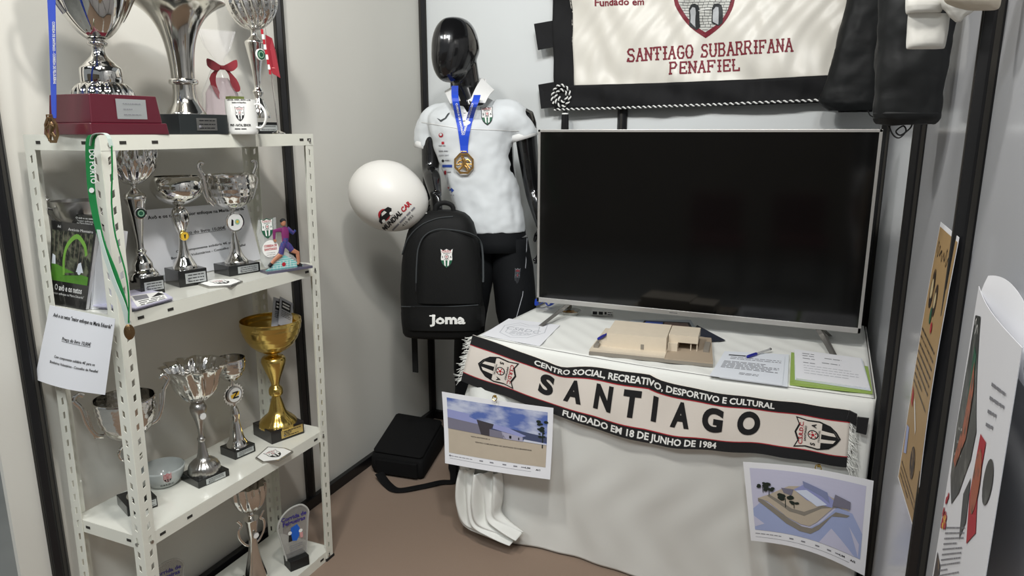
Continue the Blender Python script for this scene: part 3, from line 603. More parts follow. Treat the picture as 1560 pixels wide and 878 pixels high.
P.line(smooth([(.36, .40), (.34, .55), (.38, .70), (.5, .81), (.64, .85), (.80, .76), (.86, .66)], 4), .055, lime, 2); P.line([(.38, .395), (.74, .42)], .03, wood, 2)
P.disc(.74, .46, .05, paperb, 3); P.poly([(.66, .44), (.84, .44), (.76, .56), (.70, .54)], paperb, 3); P.disc(.1, .56, .03, paperb, 3); P.poly([(.04, .5), (.14, .5), (.13, .6), (.06, .62)], paperb, 3)
P.text('O avô e os netos', .5, .19, .075, whitep, 3, width=.72, bold=.02); P.text('"maior enfoque na Maria Eduarda"', .5, .135, .03, whitep, 3, width=.86)
P.text('Avô', .2, .93, .035, whitep, 3); P.text('António Monteiro', .68, .91, .032, whitep, 3, width=.55)
P.build('print', cv, on_quad(A - ey * .0002, B - ey * .0002, C_ - ey * .0002, D_ - ey * .0002), off=.0002)
b = MB(); sp = ex * .004
b.loft([[A + ey * .002, B + ey * .002 - sp, C_ + ey * .002 - sp - Vector((0, 0, .004)), D_ + ey * .002 - Vector((0, 0, .004))], [p + ey * .012 for p in (A, B - sp, C_ - sp - Vector((0, 0, .004)), D_ - Vector((0, 0, .004)))]], paper); b.build('pages', bk, smooth=False)
b = MB(); q0 = B + ey * .012; q1 = q0 + ex * .022 + ey * .05
b.loft([[q0, q1, q1 + lean * .9, q0 + lean * .99], [p + ex * .0015 for p in (q0, q1, q1 + lean * .9, q0 + lean * .99)]], paper); b.loft([[q0 + ex * .006, q1 + ex * .014, q1 + ex * .014 + lean * .9, q0 + ex * .003 + lean * .99], [p + ex * .0012 for p in (q0 + ex * .006, q1 + ex * .014, q1 + ex * .014 + lean * .9, q0 + ex * .003 + lean * .99)]], paper); b.build('open_leaves', bk, smooth=False)
# second copy behind, showing its bottom title
o2 = ey * .035 + ex * .0; A2, B2 = A + o2 + ex * .03, B + o2 - ex * .005; le2 = Vector((ey.x * .03, ey.y * .03, hb * 1.10))
b2 = empty('book', (A2 + B2) / 2, 0, 'second black paperback showing only its white title above the first', 'book', 'copies of the black paperback')
b = MB(); b.loft([[A2, B2, B2 + le2, A2 + le2], [p + ey * .014 for p in (A2, B2, B2 + le2, A2 + le2)]], blackg); c2 = b.build('cover', b2, smooth=False)
P = Print(); P.text('O avô e os netos', .5, .955, .02, whitep, 1, width=.7, bold=.02); P.text('"maior enfoque', .5, .925, .018, whitep, 1, width=.6); P.text('na Maria Eduarda"', .5, .90, .018, whitep, 1, width=.6)
P.build('print', c2, on_quad(A2, B2, B2 + le2, A2 + le2), off=.0003)
# leaflets pile, each leaflet a thing
lm = mat('lilac_leaflet', (196, 194, 214), .5, var=.05)
for i in range(4):
    dx = (i % 2) * 1.5; px = [(140 + dx, 470 - i), (205 + dx, 474 - i), (262 + dx, 458 - i), (252, 448), (215, 441), (170, 450)]
    P = None; z = Z3 + .003 * i
    o = slab('leaflet', px[:], z, .0028, lm, ('lowest lilac leaflet of the pile by the front post', 'lilac leaflet second from the bottom of the pile by the front post', 'lilac leaflet just below the top one of the pile by the front post', '')[i], 'leaflet', group='leaflets piled on the second shelf')
    if i == 3:
        P = Print(); q = [at(x, y, 2, z) + Vector((0, 0, .003)) for x, y in ((205, 474), (262, 456), (252, 444), (190, 452))]
        P.rect(.1, .1, .9, .9, whitep); P.rect(.15, .5, .5, .85, inkg, 1); P.lines(.2, .85, .4, .15, 3, ink, h=.05); P.poly([(.55, .5), (.9, .55), (.8, .85)], ink, 1); P.build('print', o, on_quad(*q), off=.0002)
        o['label'] = 'topmost lilac leaflet with grey print, on the pile by the front post'
# price sheet hanging over the shelf end, tucked under the book
def sheet(name, corners, label, cat, pr, curl=None, m=None, group=None, nu=14, nv=14, edge=.0006, backoff=0):
    a, b_, c_, d_ = map(Vector, corners); n = (b_ - a).cross(d_ - a).normalized(); curl = curl or (lambda u, v: Vector((0, 0, 0)))
    f = lambda u, v: a * (1 - u) * (1 - v) + b_ * u * (1 - v) + c_ * u * v + d_ * (1 - u) * v + curl(u, v)
    q = MB(); q.thin(f, nu, nv, m or paper, edge); o = q.build(name, None, ang=50); tag(o, label, cat, group)
    if pr:
        def fn(u, v):
            p = f(u, v); e = .004; du = f(min(1, u + e), v) - f(max(0, u - e), v); dv = f(u, min(1, v + e)) - f(u, max(0, v - e)); return (p, du.cross(dv).normalized())
        pr.build('print', o, fn, off=.0004, maxe=1.0 / nu)
    return o
def price(P, x=0):
    P.text('Avô e os netos "maior enfoque na Maria Eduarda"', .53, .87, .050, ink, 1, width=.88, bold=.02); P.text('Preço do livro 10,00€', .52, .60, .046, ink, 1, width=.42, bold=.015); P.rect(.31, .585, .73, .59, ink, 1)
    P.text('Com componente solidária 4€ para os', .54, .36, .036, ink, 1, width=.58, bold=.015); P.text('Bombeiros Voluntários - Concelho de Penafiel', .54, .28, .036, ink, 1, width=.68, bold=.015)
ye = RY0 - .012; P = Print(); price(P)
A = at(53, 578, 1, ye); B = at(160, 602, 1, ye); C_ = at(172, 487, 1, ye); D_ = at(72, 466, 1, ye)
sheet('price_sheet', (A, B, C_, D_), 'white printed price sheet hanging over the left end of the second shelf', 'paper sheet', P, lambda u, v: Vector((0, -.012 * sin(pi * u) * (1 - v) + .006 * v, 0)))
# second price sheet standing behind the cups
P = Print(); price(P)
xw = .075; A = at(228, 428, 0, xw); B = at(398, 402, 0, xw); C_ = at(382, 308, 0, xw); D_ = at(212, 322, 0, xw); A.z = B.z = Z3 + .002
sheet('price_sheet', (A, B, C_, D_), 'white printed price sheet standing behind the cups on the second shelf', 'paper sheet', P, lambda u, v: Vector((-.02 * v, 0, 0)))
# leaflets in gold cup
for i, (dy, rz, tl) in enumerate(((-.004, .25, .5), (.012, .42, .62))):
    o = Vector((GC.x + .012 + .01 * i, GC.y + .028 + dy, GT - .03)); M = Matrix.Rotation(rz + R_(-18), 3, 'Z') @ Matrix.Rotation(-.35, 3, 'Y') @ Matrix.Rotation(-tl, 3, 'X')
    b = MB(); b.box(o + M @ Vector((0, 0, .045)), (.0012, .062, .10), mat('grey_leaflet', (176, 178, 184), .45), 0, tilt=M); lf = b.build('leaflet', None, smooth=False)
    tag(lf, ('grey folded leaflet leaning behind another in the gold cup', 'grey printed leaflet sticking out of the gold cup, in front')[i], 'leaflet', 'leaflets in the gold cup')
    P = Print(); P.rect(-.022, .055, .02, .085, ink); P.lines(-.022, .024, .048, .03, 4, ink, h=.002, seed=i); P.rect(-.018, .062, .014, .068, whitep, 2); P.rect(-.018, .073, .014, .078, whitep, 2)
    P.build('print', lf, on_plane(o + M @ Vector((.0008, 0, 0)), M @ Vector((0, 1, 0)), M @ Vector((0, 0, 1))), off=.0003)
# runner award on second shelf: printed acrylic cut-out
c = at(436, 412, 2, Z3); c.z = Z3; k = depth(c) / CAM_F; ra = empty('runner_award', c, R_(-22), 'printed acrylic award with club shield and running athlete cut-out, right end of second shelf', 'award')
b = MB(); b.box((0, .002, .004), (.05, 74 * k, .008), mat('violet_acrylic_base', (84, 82, 100), .2, coat=.4)); b.build('base', ra, world=False, smooth=False, bevel=.001)
b = MB(); pts = [(-33, 8), (24, 8), (12, 22), (-2, 30), (-14, 40), (-12, 55), (-11, 82), (-20, 80), (-38, 80), (-42, 60), (-38, 35), (-40, 22)]
b.loft([[Vector((x, p * k, q * k)) for p, q in pts] for x in (-.002, .002)], mat('clear_acrylic', (210, 214, 212), .08, alpha=.35, spec=.6)); ap = b.build('clear_panel', ra, world=False, smooth=False)
skin = mat('skin_print', (176, 120, 92), .5); teal = mat('teal_print', (120, 190, 186), .5); mag = mat('magenta_print', (120, 40, 96), .5); blu = mat('cobalt_print', (38, 62, 120), .5, vs=200, mix=(90, 60, 120), lo=.4, hi=.6)
P = Print(); crest(P, -26, 67, 24, base=green, low=green, sx=20); P.disc(-23, 36, 13, whitep, 1, n=24); P.text('CORRIDA DE', -23, 39, 3.5, red, 2, bold=.04, width=20); P.text('SANTIAGO', -23, 34, 3.5, red, 2, bold=.04, width=20); P.lines(-30, -16, 30, 24, 3, inkg, h=.9)
P.poly([(-34, 4), (28, 4), (10, 16), (-2, 24), (-12, 16)], teal, 1)
for i in range(5): P.line([(-30 + i * 2, 6 + i * 3.2), (24 - i * 4, 6 + i * 3.2)], .6, whitep, 2)
for i in range(9): P.line([(-26 + i * 5.5, 5), (-26 + i * 5.5, 9 + 6 * (2 < i < 7))], .6, whitep, 2)
P.disc(-4, 10, 3.5, red, 3, n=6)
P.build('print', ap, (lambda Mx, R3: on_plane(Mx @ Vector((.0025, 0, 0)), R3 @ Vector((0, k, 0)), (0, 0, k)))(Matrix.Translation(c) @ Matrix.Rotation(R_(-22), 4, 'Z'), Matrix.Rotation(R_(-22), 3, 'Z')), off=.0003)
b = MB()
def limb(pts, r, m): b.tube([(.006, p * k, q * k) for p, q in pts], r, m, 8, flat=.5, ref=(1, 0, 0))
b.tube([(.006, -1 * k, 67 * k), (.006, 1 * k, 62 * k), (.006, 1 * k, 52 * k), (.006, 0, 40 * k)], [.006, .013, .012, .009], mag, 10, flat=.35, ref=(1, 0, 0))
limb([(0, 42), (6, 36), (10, 30)], [.010, .010, .0085], blu); limb([(-2, 42), (-6, 34), (-8, 26)], [.010, .009, .0085], blu); limb([(1, 50), (0, 42)], .010, blu)
limb([(10, 30), (19, 25), (20, 10), (19, 7)], [.008, .007, .005, .006], skin); limb([(-8, 26), (-20, 18), (-24, 14)], [.008, .006, .005], skin)
limb([(-5, 63), (-16, 62), (-17, 50)], [.007, .006, .004], mag); limb([(5, 64), (14, 56), (18, 60)], [.007, .006, .004], blu)
limb([(-17, 50), (-15, 46)], .004, skin); limb([(-24, 14), (-28, 10)], .006, ink); limb([(19, 8), (24, 4)], .006, ink)
b.lathe([(.0002, 0), (.006, .002), (.0085, .009), (.008, .016), (.004, .02), (.0002, .021)], skin, 14, c=(.006, -1 * k, 68 * k)); b.lathe([(.009, .012), (.0088, .018), (.005, .022), (.0002, .0235)], ink, 14, c=(.005, -1 * k, 68 * k))
b.build('runner_figure', ra, world=False)
# blue ribbon medal at the left of the top shelf
c = at(80, 198, 1, RY0 - .012); k = depth(c) / CAM_F; md = empty('medal', (c.x, c.y, c.z), 0, 'bronze octagonal medal on a blue ribbon hanging at the left end of the top shelf', 'medal')
def strap(name, pts, wd, m, parent, th=.0012, wdir=(1, 0, 0)):
    b = MB(); P3 = [Vector(p) for p in smooth(pts, 3)]; wd_ = wd if isinstance(wd, list) else None; n = len(P3); wdv = Vector(wdir).normalized(); rr = []
    for i, p in enumerate(P3):
        t_ = (P3[min(n - 1, i + 1)] - P3[max(0, i - 1)]).normalized(); nn = t_.cross(wdv).normalized(); hw = (wd_[0] + (wd_[1] - wd_[0]) * i / (n - 1) if wd_ else wd) / 2
        rr.append([p - wdv * hw - nn * th / 2, p + wdv * hw - nn * th / 2, p + wdv * hw + nn * th / 2, p - wdv * hw + nn * th / 2])
    b.loft(rr, m); return b.build(name, parent, smooth=False)
def pp(x, y, yy): return at(x, y, 1, yy)
yy = RY0 - .014
rb_ = strap('ribbon', [pp(83, 180, yy), pp(82, 160, yy), pp(80, 60, yy), pp(78, -10, yy), pp(77, -90, yy)], [.011, .029], ribbon, md)
P = Print(); P.text('CORRIDA DE SANTIAGO - CORRIDA DE FELGUEIRAS', 0, 0, 4, whitep, 1, align='L', width=95, rot=-pi / 2 + .02, bold=.03); P.build('print', rb_, lambda u, v: (at(81 + u - 1, 33 - v, 1, yy - .0008), Vector((0, -1, 0))), off=.0003)
b = MB()
oct_ = [(c.x + 15 * k * cos(a_), c.z + 21 * k * sin(a_)) for a_ in [pi / 8 + i * pi / 4 for i in range(8)]]
inn = [(c.x + (x - c.x) * .78, c.z + (z - c.z) * .78) for x, z in oct_]; rr = []
for x_, z_, x2, z2 in [(a_[0], a_[1], q[0], q[1]) for a_, q in zip(oct_, inn)]: rr.append([Vector((x_, yy - .002, z_)), Vector((x2, yy - .002, z2)), Vector((x2, yy + .002, z2)), Vector((x_, yy + .002, z_))])
b.loft(rr, bronze, loop=True)
def q3(x, z): return Vector((c.x + x * k, yy, c.z + z * k))
b.tube([q3(-2, 12), q3(2, 4), q3(-3, -4)], [.006, .009, .006], bronze, 8, flat=.4, ref=(0, 1, 0)); b.tube([q3(-3, -4), q3(-6, -12), q3(-8, -17)], .005, bronze, 8, flat=.4, ref=(0, 1, 0)); b.tube([q3(-1, -4), q3(4, -10), q3(6, -17)], .005, bronze, 8, flat=.4, ref=(0, 1, 0)); b.tube([q3(1, 8), q3(9, 5), q3(11, 9)], .0035, bronze, 6); b.tube([q3(-1, 8), q3(-8, 4), q3(-12, 2)], .0035, bronze, 6)
b.lathe([(.0002, 0), (.005, .002), (.0055, .008), (.0002, .013)], bronze, 10, c=tuple(q3(-1, 12))); b.tube([q3(-7, 17), q3(-7, 22), q3(7, 22), q3(7, 17)], .0018, bronze, 6); b.build('medallion', md)
# green and white lanyard over the corner post
px0 = RX1; ln = empty('lanyard', (RX1, RY0, .97), 0, 'green and white medal ribbon looped over the front corner post', 'ribbon')
gr = mat('emerald_ribbon', (22, 128, 64), .45, var=.1, bump=.2, bs=600); wh = mat('pearl_ribbon', (208, 222, 214), .45, var=.05, alpha=.85)
yl = RY0 - .010
def lp(x, y, d=0): return at(x, y, 1, yl - d)
g1 = strap('green_band', [lp(148, 205, .004), lp(138, 212, .004), lp(137, 250), lp(140, 295), lp(148, 340, .002), lp(158, 375, .004), lp(175, 415, .004), lp(190, 460, .004), lp(194, 488, .004)], [.030, .010], gr, ln)
P = Print(); P.text('DO PORTO', 0, 0, 9, whitep, 1, align='L', width=52, rot=-pi / 2 + .06, bold=.02); P.disc(4, -62, 4, whitep, 1); P.build('print', g1, lambda u, v: (at(136 + u, 228 - v, 1, yl - .004), Vector((0, -1, 0))), off=.0004, maxe=9)
strap('white_band', [lp(150, 350, .005), lp(154, 368, .006), lp(162, 395, .007), lp(174, 430, .007), lp(188, 465, .007), lp(195, 494, .006)], [.010, .016], wh, ln)
strap('white_loop', [lp(139, 222, .003), lp(142, 207, .006), lp(152, 203, .009), lp(164, 206, .009), lp(170, 224, .008)], .012, wh, ln, wdir=(.3, -1, 0))
strap('green_edge', [lp(170, 222, .009), lp(171, 260, .009), lp(170, 310, .007), lp(176, 360, .006), lp(190, 410, .006), lp(196, 450, .008), lp(196, 492, .008)], .004, gr, ln)
b = MB(); cc = lp(197, 506, .006); b.lathe([(.0002, -.002), (.016, -.002), (.018, 0), (.016, .002), (.0002, .002)], bronze, 24); b.v = [cc + Vector((v.x * .35 + v.z, v.x * .5, v.y)) for v in b.v]; b.build('medallion', ln)
# ------------------------------------------------------------------ table and cloth
TZ = .755
FL = Vector((.700, -.885, 0)); FR = Vector((1.925, -1.000, 0)); BR = Vector((1.94, -.22, 0)); BL = Vector((.765, -.22, 0))
tb = empty('table', (1.33, -.6, 0), 0, 'table hidden under the white cloth beneath the television', 'table')
b = MB(); s_ = .985; cc = (FL + FR + BR + BL) / 4; tp = [cc + (p - cc) * s_ for p in (FL + Vector((0, .03, 0)), FR + Vector((0, .03, 0)), BR, BL)]
b.loft([[p + Vector((0, 0, TZ - .028)) for p in tp], [p + Vector((0, 0, TZ - .004)) for p in tp]], wall_m); b.build('tabletop', tb, smooth=False)
for p in tp:
    q = cc + (p - cc) * .86; b = MB(); b.box((q.x, q.y, (TZ - .028) / 2), (.035, .035, TZ - .028), black_al); b.build('leg', tb, smooth=False)
def edge_pt(s):                                          # perimeter of the visible sides: s 0..1 left side, 1..2 front, 2..3 right side
    if s <= 1: p = BL.lerp(FL, s); n = Vector((-1, -.1, 0))
    elif s <= 2:
        u = s - 1; p = FL.lerp(FR, u) + Vector((0, -.035 * sin(pi * u) , 0)); n = Vector((-.05, -1, 0))
    else: p = FR.lerp(BR, s - 2); n = Vector((1, 0, 0))
    return p, n
def ss(a, b, x): x = max(0, min(1, (x - a) / (b - a))); return x * x * (3 - 2 * x)
def skirt(s, t):
    p, n = edge_pt(s)
    for c_, na, nb in ((1, Vector((-1, -.1, 0)), Vector((-.05, -1, 0))), (2, Vector((-.05, -1, 0)), Vector((1, 0, 0)))):
        if abs(s - c_) < .035: n = na.lerp(nb, (s - c_ + .035) / .07)
    n = n.normalized(); z = TZ * (1 - t); corner = math.exp(-((s - 1) / .10) ** 2)
    off = .016 * ss(-.03, .05, t) * ss(-.0001, .0001, t)
    if s < 1.10:
        w_ = ss(1.07, .98, s) * ss(.1, .6, t); off += .01 * w_ + .032 * w_ * sin(s * 105 + 2 * t) + .018 * w_ * sin(s * 47 + 1) - .02 * corner * t
        off += .055 * corner * sin(pi * t) ** 2
    if 1.06 < s < 1.9:
        w_ = ss(1.06, 1.25, s) * ss(1.95, 1.7, s); off += (-.06 * ss(.05, 1, t) + .008 * sin(s * 9 + 3 * t) * t + .005 * sin(s * 23 - t * 7) * t + .003 * sin(s * 51 + 9 * t + 2 * sin(11 * t)) * t) * w_ * ss(.05, .4, t)
    if s > 1.72:
        w_ = ss(1.72, 1.9, s) * ss(.35, .9, t); off += .026 * w_ * sin(s * 60 - 16 * t) - .02 * w_
    off = off if s < 2 else .006 + .006 * sin(s * 50) * t
    zb = .012 + (.03 * (1 - abs(2 * (s - 1.15) / .2)) if 1.05 < s < 1.25 else 0) * t * 0
    q = p + n * off; q.z = max(.006, z); return q
tc = MB(); NU, NV = 420, 60
tc.grid(lambda u, v: skirt(3 * u, v), NU, NV, cloth)
cen = lambda u, v: (BL.lerp(BR, u)).lerp(FL.lerp(FR, u) + Vector((0, -.035 * sin(pi * u), 0)), v)
def top(u, v):
    p = cen(u, v); e = min(1, min(u, 1 - u, 1 - v) / .02)
    wr = .0022 * sin(34 * u + 22 * v + 3 * sin(9 * u)) * (.4 + .6 * sin(5 * v + 2)) + .0012 * sin(70 * u - 50 * v)
    return Vector((p.x, p.y, TZ + wr * e + .001))
tc.grid(top, 90, 60, cloth)
o = tc.build('tablecloth', None, ang=180, solid=.0015); tag(o, 'white fabric cloth draped over the table down to the carpet', 'tablecloth')
# pile of cloth trailing on the carpet at the left corner
P0 = at(740, 822, 2, 0); P1_ = at(797, 812, 2, 0)
TL = resamp2 = smooth([(698, 714), (692, 740), (692, 772), (704, 803), (742, 820), (774, 830)], 6); TR = smooth([(762, 722), (763, 745), (761, 768), (759, 786), (772, 800), (794, 816)], 6)
def tail(u, v):                                          # bunch hangs to the carpet, its tip trails to the right
    q = u * (len(TL) - 1); i = min(len(TL) - 2, int(q)); f = q - i
    px = (TL[i][0] * (1 - f) + TL[i + 1][0] * f) * (1 - v) + (TR[i][0] * (1 - f) + TR[i + 1][0] * f) * v; py = (TL[i][1] * (1 - f) + TL[i + 1][1] * f) * (1 - v) + (TR[i][1] * (1 - f) + TR[i + 1][1] * f) * v
    p = at(px, py, 1, -.965); am = .014 * sin(v * 15 + 2.5 * u) + .009 * sin(v * 31 - 4 * u) + .03 * (sin(pi * v) - .6)
    if p.z < .02: p = at(px, py, 2, .02); p.z += am * .5
    else: p.y -= am
    p.z = max(p.z, .006); return p
b = MB(); b.grid(tail, 40, 50, cloth); o = b.build('tablecloth', None, ang=180, solid=.0015); tag(o, 'gathered white cloth bunched below the left table corner, tip on the carpet', 'tablecloth')
# ------------------------------------------------------------------ scarf
sct = smooth([(721, 510), (760, 524), (800, 538), (833, 551), (858, 559), (900, 559), (994, 572), (1000, 577), (1059, 592), (1110, 601), (1184, 610), (1240, 617), (1296, 626)], 6)
scb = smooth([(703, 580), (742, 595), (780, 607), (820, 623), (860, 637), (900, 650), (934, 662), (1009, 680), (1052, 684), (1094, 687), (1159, 692), (1224, 702), (1289, 712)], 6)
# both edges share 13 stations
def resamp(p, n):
    L = [0]
    for a, b_ in zip(p, p[1:]): L.append(L[-1] + (b_[0] - a[0]))
    o_ = []; j = 0
    for i in range(n + 1):
        s_ = L[-1] * i / n
        while j < len(L) - 2 and L[j + 1] < s_: j += 1
        f = (s_ - L[j]) / (L[j + 1] - L[j]); o_.append((p[j][0] + (p[j + 1][0] - p[j][0]) * f, p[j][1] + (p[j + 1][1] - p[j][1]) * f))
    return o_
NS = 80; sct = resamp(sct, NS); scb = resamp(scb, NS)
def front_y(x): u = max(0, min(1, (x - .70) / 1.225)); return FL.lerp(FR, u).y - .035 * sin(pi * u)
def scp(i, v):
    def pt(px, py, off):
        y = -.95
        for _ in range(4): q = at(px, py, 1, y); y = front_y(q.x) - off
        return at(px, py, 1, y)
    return pt(*sct[i], .024).lerp(pt(*scb[i], .032), v)
SC = [(scp(i, 0), scp(i, 1)) for i in range(NS + 1)]
def scf(u, v):                                           # v = 0 bottom, 1 top
    q = max(0, min(1, u)) * NS; i = min(NS - 1, int(q)); f = q - i
    a = SC[i][1].lerp(SC[i + 1][1], f); c = SC[i][0].lerp(SC[i + 1][0], f); p = a.lerp(c, v)
    p.y -= .004 * sin(u * 21) * sin(pi * v) + .003 * sin(u * 47 + 2 * v); return p
knit = mat('cream_knit', (226, 218, 208), .85, bump=.35, bs=900, var=.03, sheen=.1); knb = mat('black_knit', (20, 20, 22), .85, bump=.35, bs=900, sheen=.1)
b = MB(); b.grid(scf, 120, 10, knit); sc = b.build('scarf', None, solid=.004, ang=180); tag(sc, 'black, cream and red supporter scarf pinned along the front of the table', 'scarf')
def scn(u, v):
    e = .004; p = scf(u, v); du = scf(u + e, v) - scf(u - e, v); dv = scf(u, v + e) - scf(u, v - e); n = du.cross(dv).normalized(); return (p + n * .002, n)
P = Print(); P.rect(0, .80, 1, 1, knb, 0); P.rect(0, 0, 1, .185, knb, 0); P.rect(0, .785, 1, .80, red, 0); P.rect(0, .185, 1, .20, red, 0)
P.build('bands', sc, scn, off=.0006, maxe=.03)
Lx = 1.2 / .165
def tx(P, s, u, v, h, w, m, bold=.0, rot=0): P.push(u, v, 1 / Lx, 1, 0); P.text(s, 0, 0, h, m, 1, bold=bold, width=w * Lx, rot=rot); P.pop()
P = Print()
for ch, u, w in (('S', .207, .037), ('A', .280, .047), ('N', .358, .046), ('T', .431, .045), ('I', .491, .014), ('A', .560, .049), ('G', .644, .055), ('O', .738, .060)): tx(P, ch, u, .355, .385, w, ink, .052 if ch != 'I' else .03)
tx(P, 'CENTRO SOCIAL, RECREATIVO, DESPORTIVO E CULTURAL', .483, .85, .105, .635, whitep, .03); tx(P, 'FUNDADO EM 18 DE JUNHO DE 1984', .462, .045, .11, .40, whitep, .03)
P.push(.082, .49, 1 / Lx, 1); crest(P, 0, 0, .58, rot=-pi / 2 - .0, fld=knit, sx=.56, low=ink); P.pop()
P.push(.918, .49, 1 / Lx, 1); crest(P, 0, 0, .70, rot=pi / 2, fld=knit, sx=.54, low=ink); P.pop()
P.build('lettering', sc, scn, off=.0008, maxe=.02)
b = MB(); rg = random.Random(3)
for sgn, u0 in ((-1, 0), (1, 1)):
    for i in range(90):
        v = rg.random(); p = scf(u0, v); L_ = rg.uniform(.012, .032); dx = Vector((sgn, -.1, rg.uniform(-.9, .1) if sgn < 0 else rg.uniform(-1.8, -.2))).normalized()
        q = p + dx * L_ * .5 + Vector((0, rg.uniform(-.004, .004), 0)); r = q + (dx + Vector((rg.uniform(-.6, .6), rg.uniform(-.3, .3), rg.uniform(-.8, .4)))).normalized() * L_ * .6
        b.tube([p, q, r], [.0011, .0011, .0006], cloth, 4)
fr_ = b.build('fringe', sc, smooth=False); fr_['kind'] = 'stuff'
# second end of the scarf folded back at the right corner
b = MB(); q4 = [at(x, y, 1, -1.035) for x, y in ((1304, 659), (1319, 663), (1323, 638), (1306, 636))]
b.loft([q4, [p + Vector((.002, .006, 0)) for p in q4]], knb); q4 = [at(x, y, 1, -1.030) for x, y in ((1290, 640), (1304, 650), (1306, 632), (1294, 626))]; b.loft([q4, [p + Vector((0, .006, 0)) for p in q4]], knb); b.build('folded_end', sc, smooth=False)
b = MB()
for i in range(60):
    p = scf(1, rg.uniform(.0, .75)) + Vector((.012, .006, 0)); b.tube([p, p + Vector((rg.uniform(0, .012), 0, -.02)), p + Vector((rg.uniform(-.004, .02), rg.uniform(-.004, .004), -.045))], [.0012, .001, .0006], cloth, 4)
b.build('fringe', sc, smooth=False)['kind'] = 'stuff'
# ------------------------------------------------------------------ television
TY = -.55; tv0 = at(812, 458, 1, TY); tv1 = at(1345, 197, 1, TY); TX0, TX1 = .792, 1.907; TB, TT = .814, 1.456
tv = empty('television', ((TX0 + TX1) / 2, TY, TZ), 0, 'large flat television with thin silver frame standing switched off on the table', 'television')
silver = mat('brushed_silver_frame', (196, 194, 190), .35, .7, var=.05, bump=.1, bs=500)
b = MB(); b.box(((TX0 + TX1) / 2, TY + .022, (TB + TT) / 2), (TX1 - TX0 - .01, .034, TT - TB - .01), mat('dark_tv_back', (24, 24, 26), .5)); b.box(((TX0 + TX1) / 2, TY + .05, TB + .2), (.7, .03, .3), mat('dark_tv_back', (24, 24, 26))); b.build('housing', tv, bevel=.003, smooth=False)
fw = .009; b = MB()
for c, d in ((((TX0 + TX1) / 2, TY, TT - fw / 2), (TX1 - TX0, .018, fw)), (((TX0 + TX1) / 2, TY, TB + .009), (TX1 - TX0, .018, .018)), ((TX0 + fw / 2, TY, (TB + TT) / 2), (fw, .018, TT - TB)), ((TX1 - fw / 2, TY, (TB + TT) / 2), (fw, .018, TT - TB))): b.box(c, d, silver)
fo = b.build('frame', tv, smooth=False, bevel=.001)
b = MB(); b.box(((TX0 + TX1) / 2, TY + .0005, (TB + TT) / 2 + .004), (TX1 - TX0 - 2 * fw + .001, .012, TT - TB - .026), mat('black_screen_glass', (12, 12, 12), .09, spec=.6, var=0)); b.build('screen', tv, smooth=False)
P = Print(); P.text('Samar'[:0] or '-', 0, 0, .0001, ink) if False else P.rect(-.014, -.0015, .014, .0015, mat('dim_logo', (110, 110, 110), .5)); P.build('logo', fo, on_plane(((TX0 + TX1) / 2 - .04, TY - .009, TB + .0085), (1, 0, 0), (0, 0, 1)))
dsil = mat('grey_foot_metal', (128, 126, 122), .4, .6)
for x, y1 in ((TX1 - .105, -.70), (TX0 + .105, -.70)):
    sg = 1 if x > 1.3 else -1
    b = MB(); b.tube([(x - sg * .03, TY + .02, TB + .01), (x - sg * .005, TY - .02, TZ + .045), (x + sg * .035, y1, TZ + .007)], [.012, .013, .011], dsil, 4, flat=.45); b.tube([(x - sg * .03, TY + .02, TB + .01), (x, TY + .06, TZ + .04), (x + sg * .02, TY + .13, TZ + .007)], [.012, .012, .011], dsil, 4, flat=.45); b.build('foot', tv, smooth=False)
# ------------------------------------------------------------------ things on the table
T1_ = TZ + .004
def flat(name, px, label, cat, pr=None, m=None, group=None, z=T1_, th=.0015):
    P3 = [at(x, y, 2, z) for x, y in px]; b = MB(); b.loft([P3, [p + Vector((0, 0, th)) for p in P3]], m or paper); o = b.build(name, None, smooth=False); tag(o, label, cat, group)
    if pr: q = [p + Vector((0, 0, th)) for p in P3]; pr.build('print', o, on_quad(*q[:4]), off=.0003)
    return o
# drawing sheet bottom-left
pencil = mat('faint_pencil', (186, 188, 194), .8)
P = Print(); P.line([(.2, .25), (.12, .6), (.3, .85), (.5, .78), (.8, .9), (.88, .55), (.7, .22), (.45, .12), (.2, .25)], .012, pencil); P.line([(.27, .32), (.22, .58), (.34, .74), (.5, .7), (.7, .78), (.78, .5), (.62, .3), (.45, .22), (.27, .32)], .01, pencil); P.text('CSRDC', .5, .46, .14, pencil); P.lines(.35, .7, .4, .3, 3, pencil, h=.02)
flat('drawing_sheet', [(734, 511), (822, 528), (853, 496), (775, 486)], 'white sheet with a faint pencil crest on the left end of the table', 'paper sheet', P)
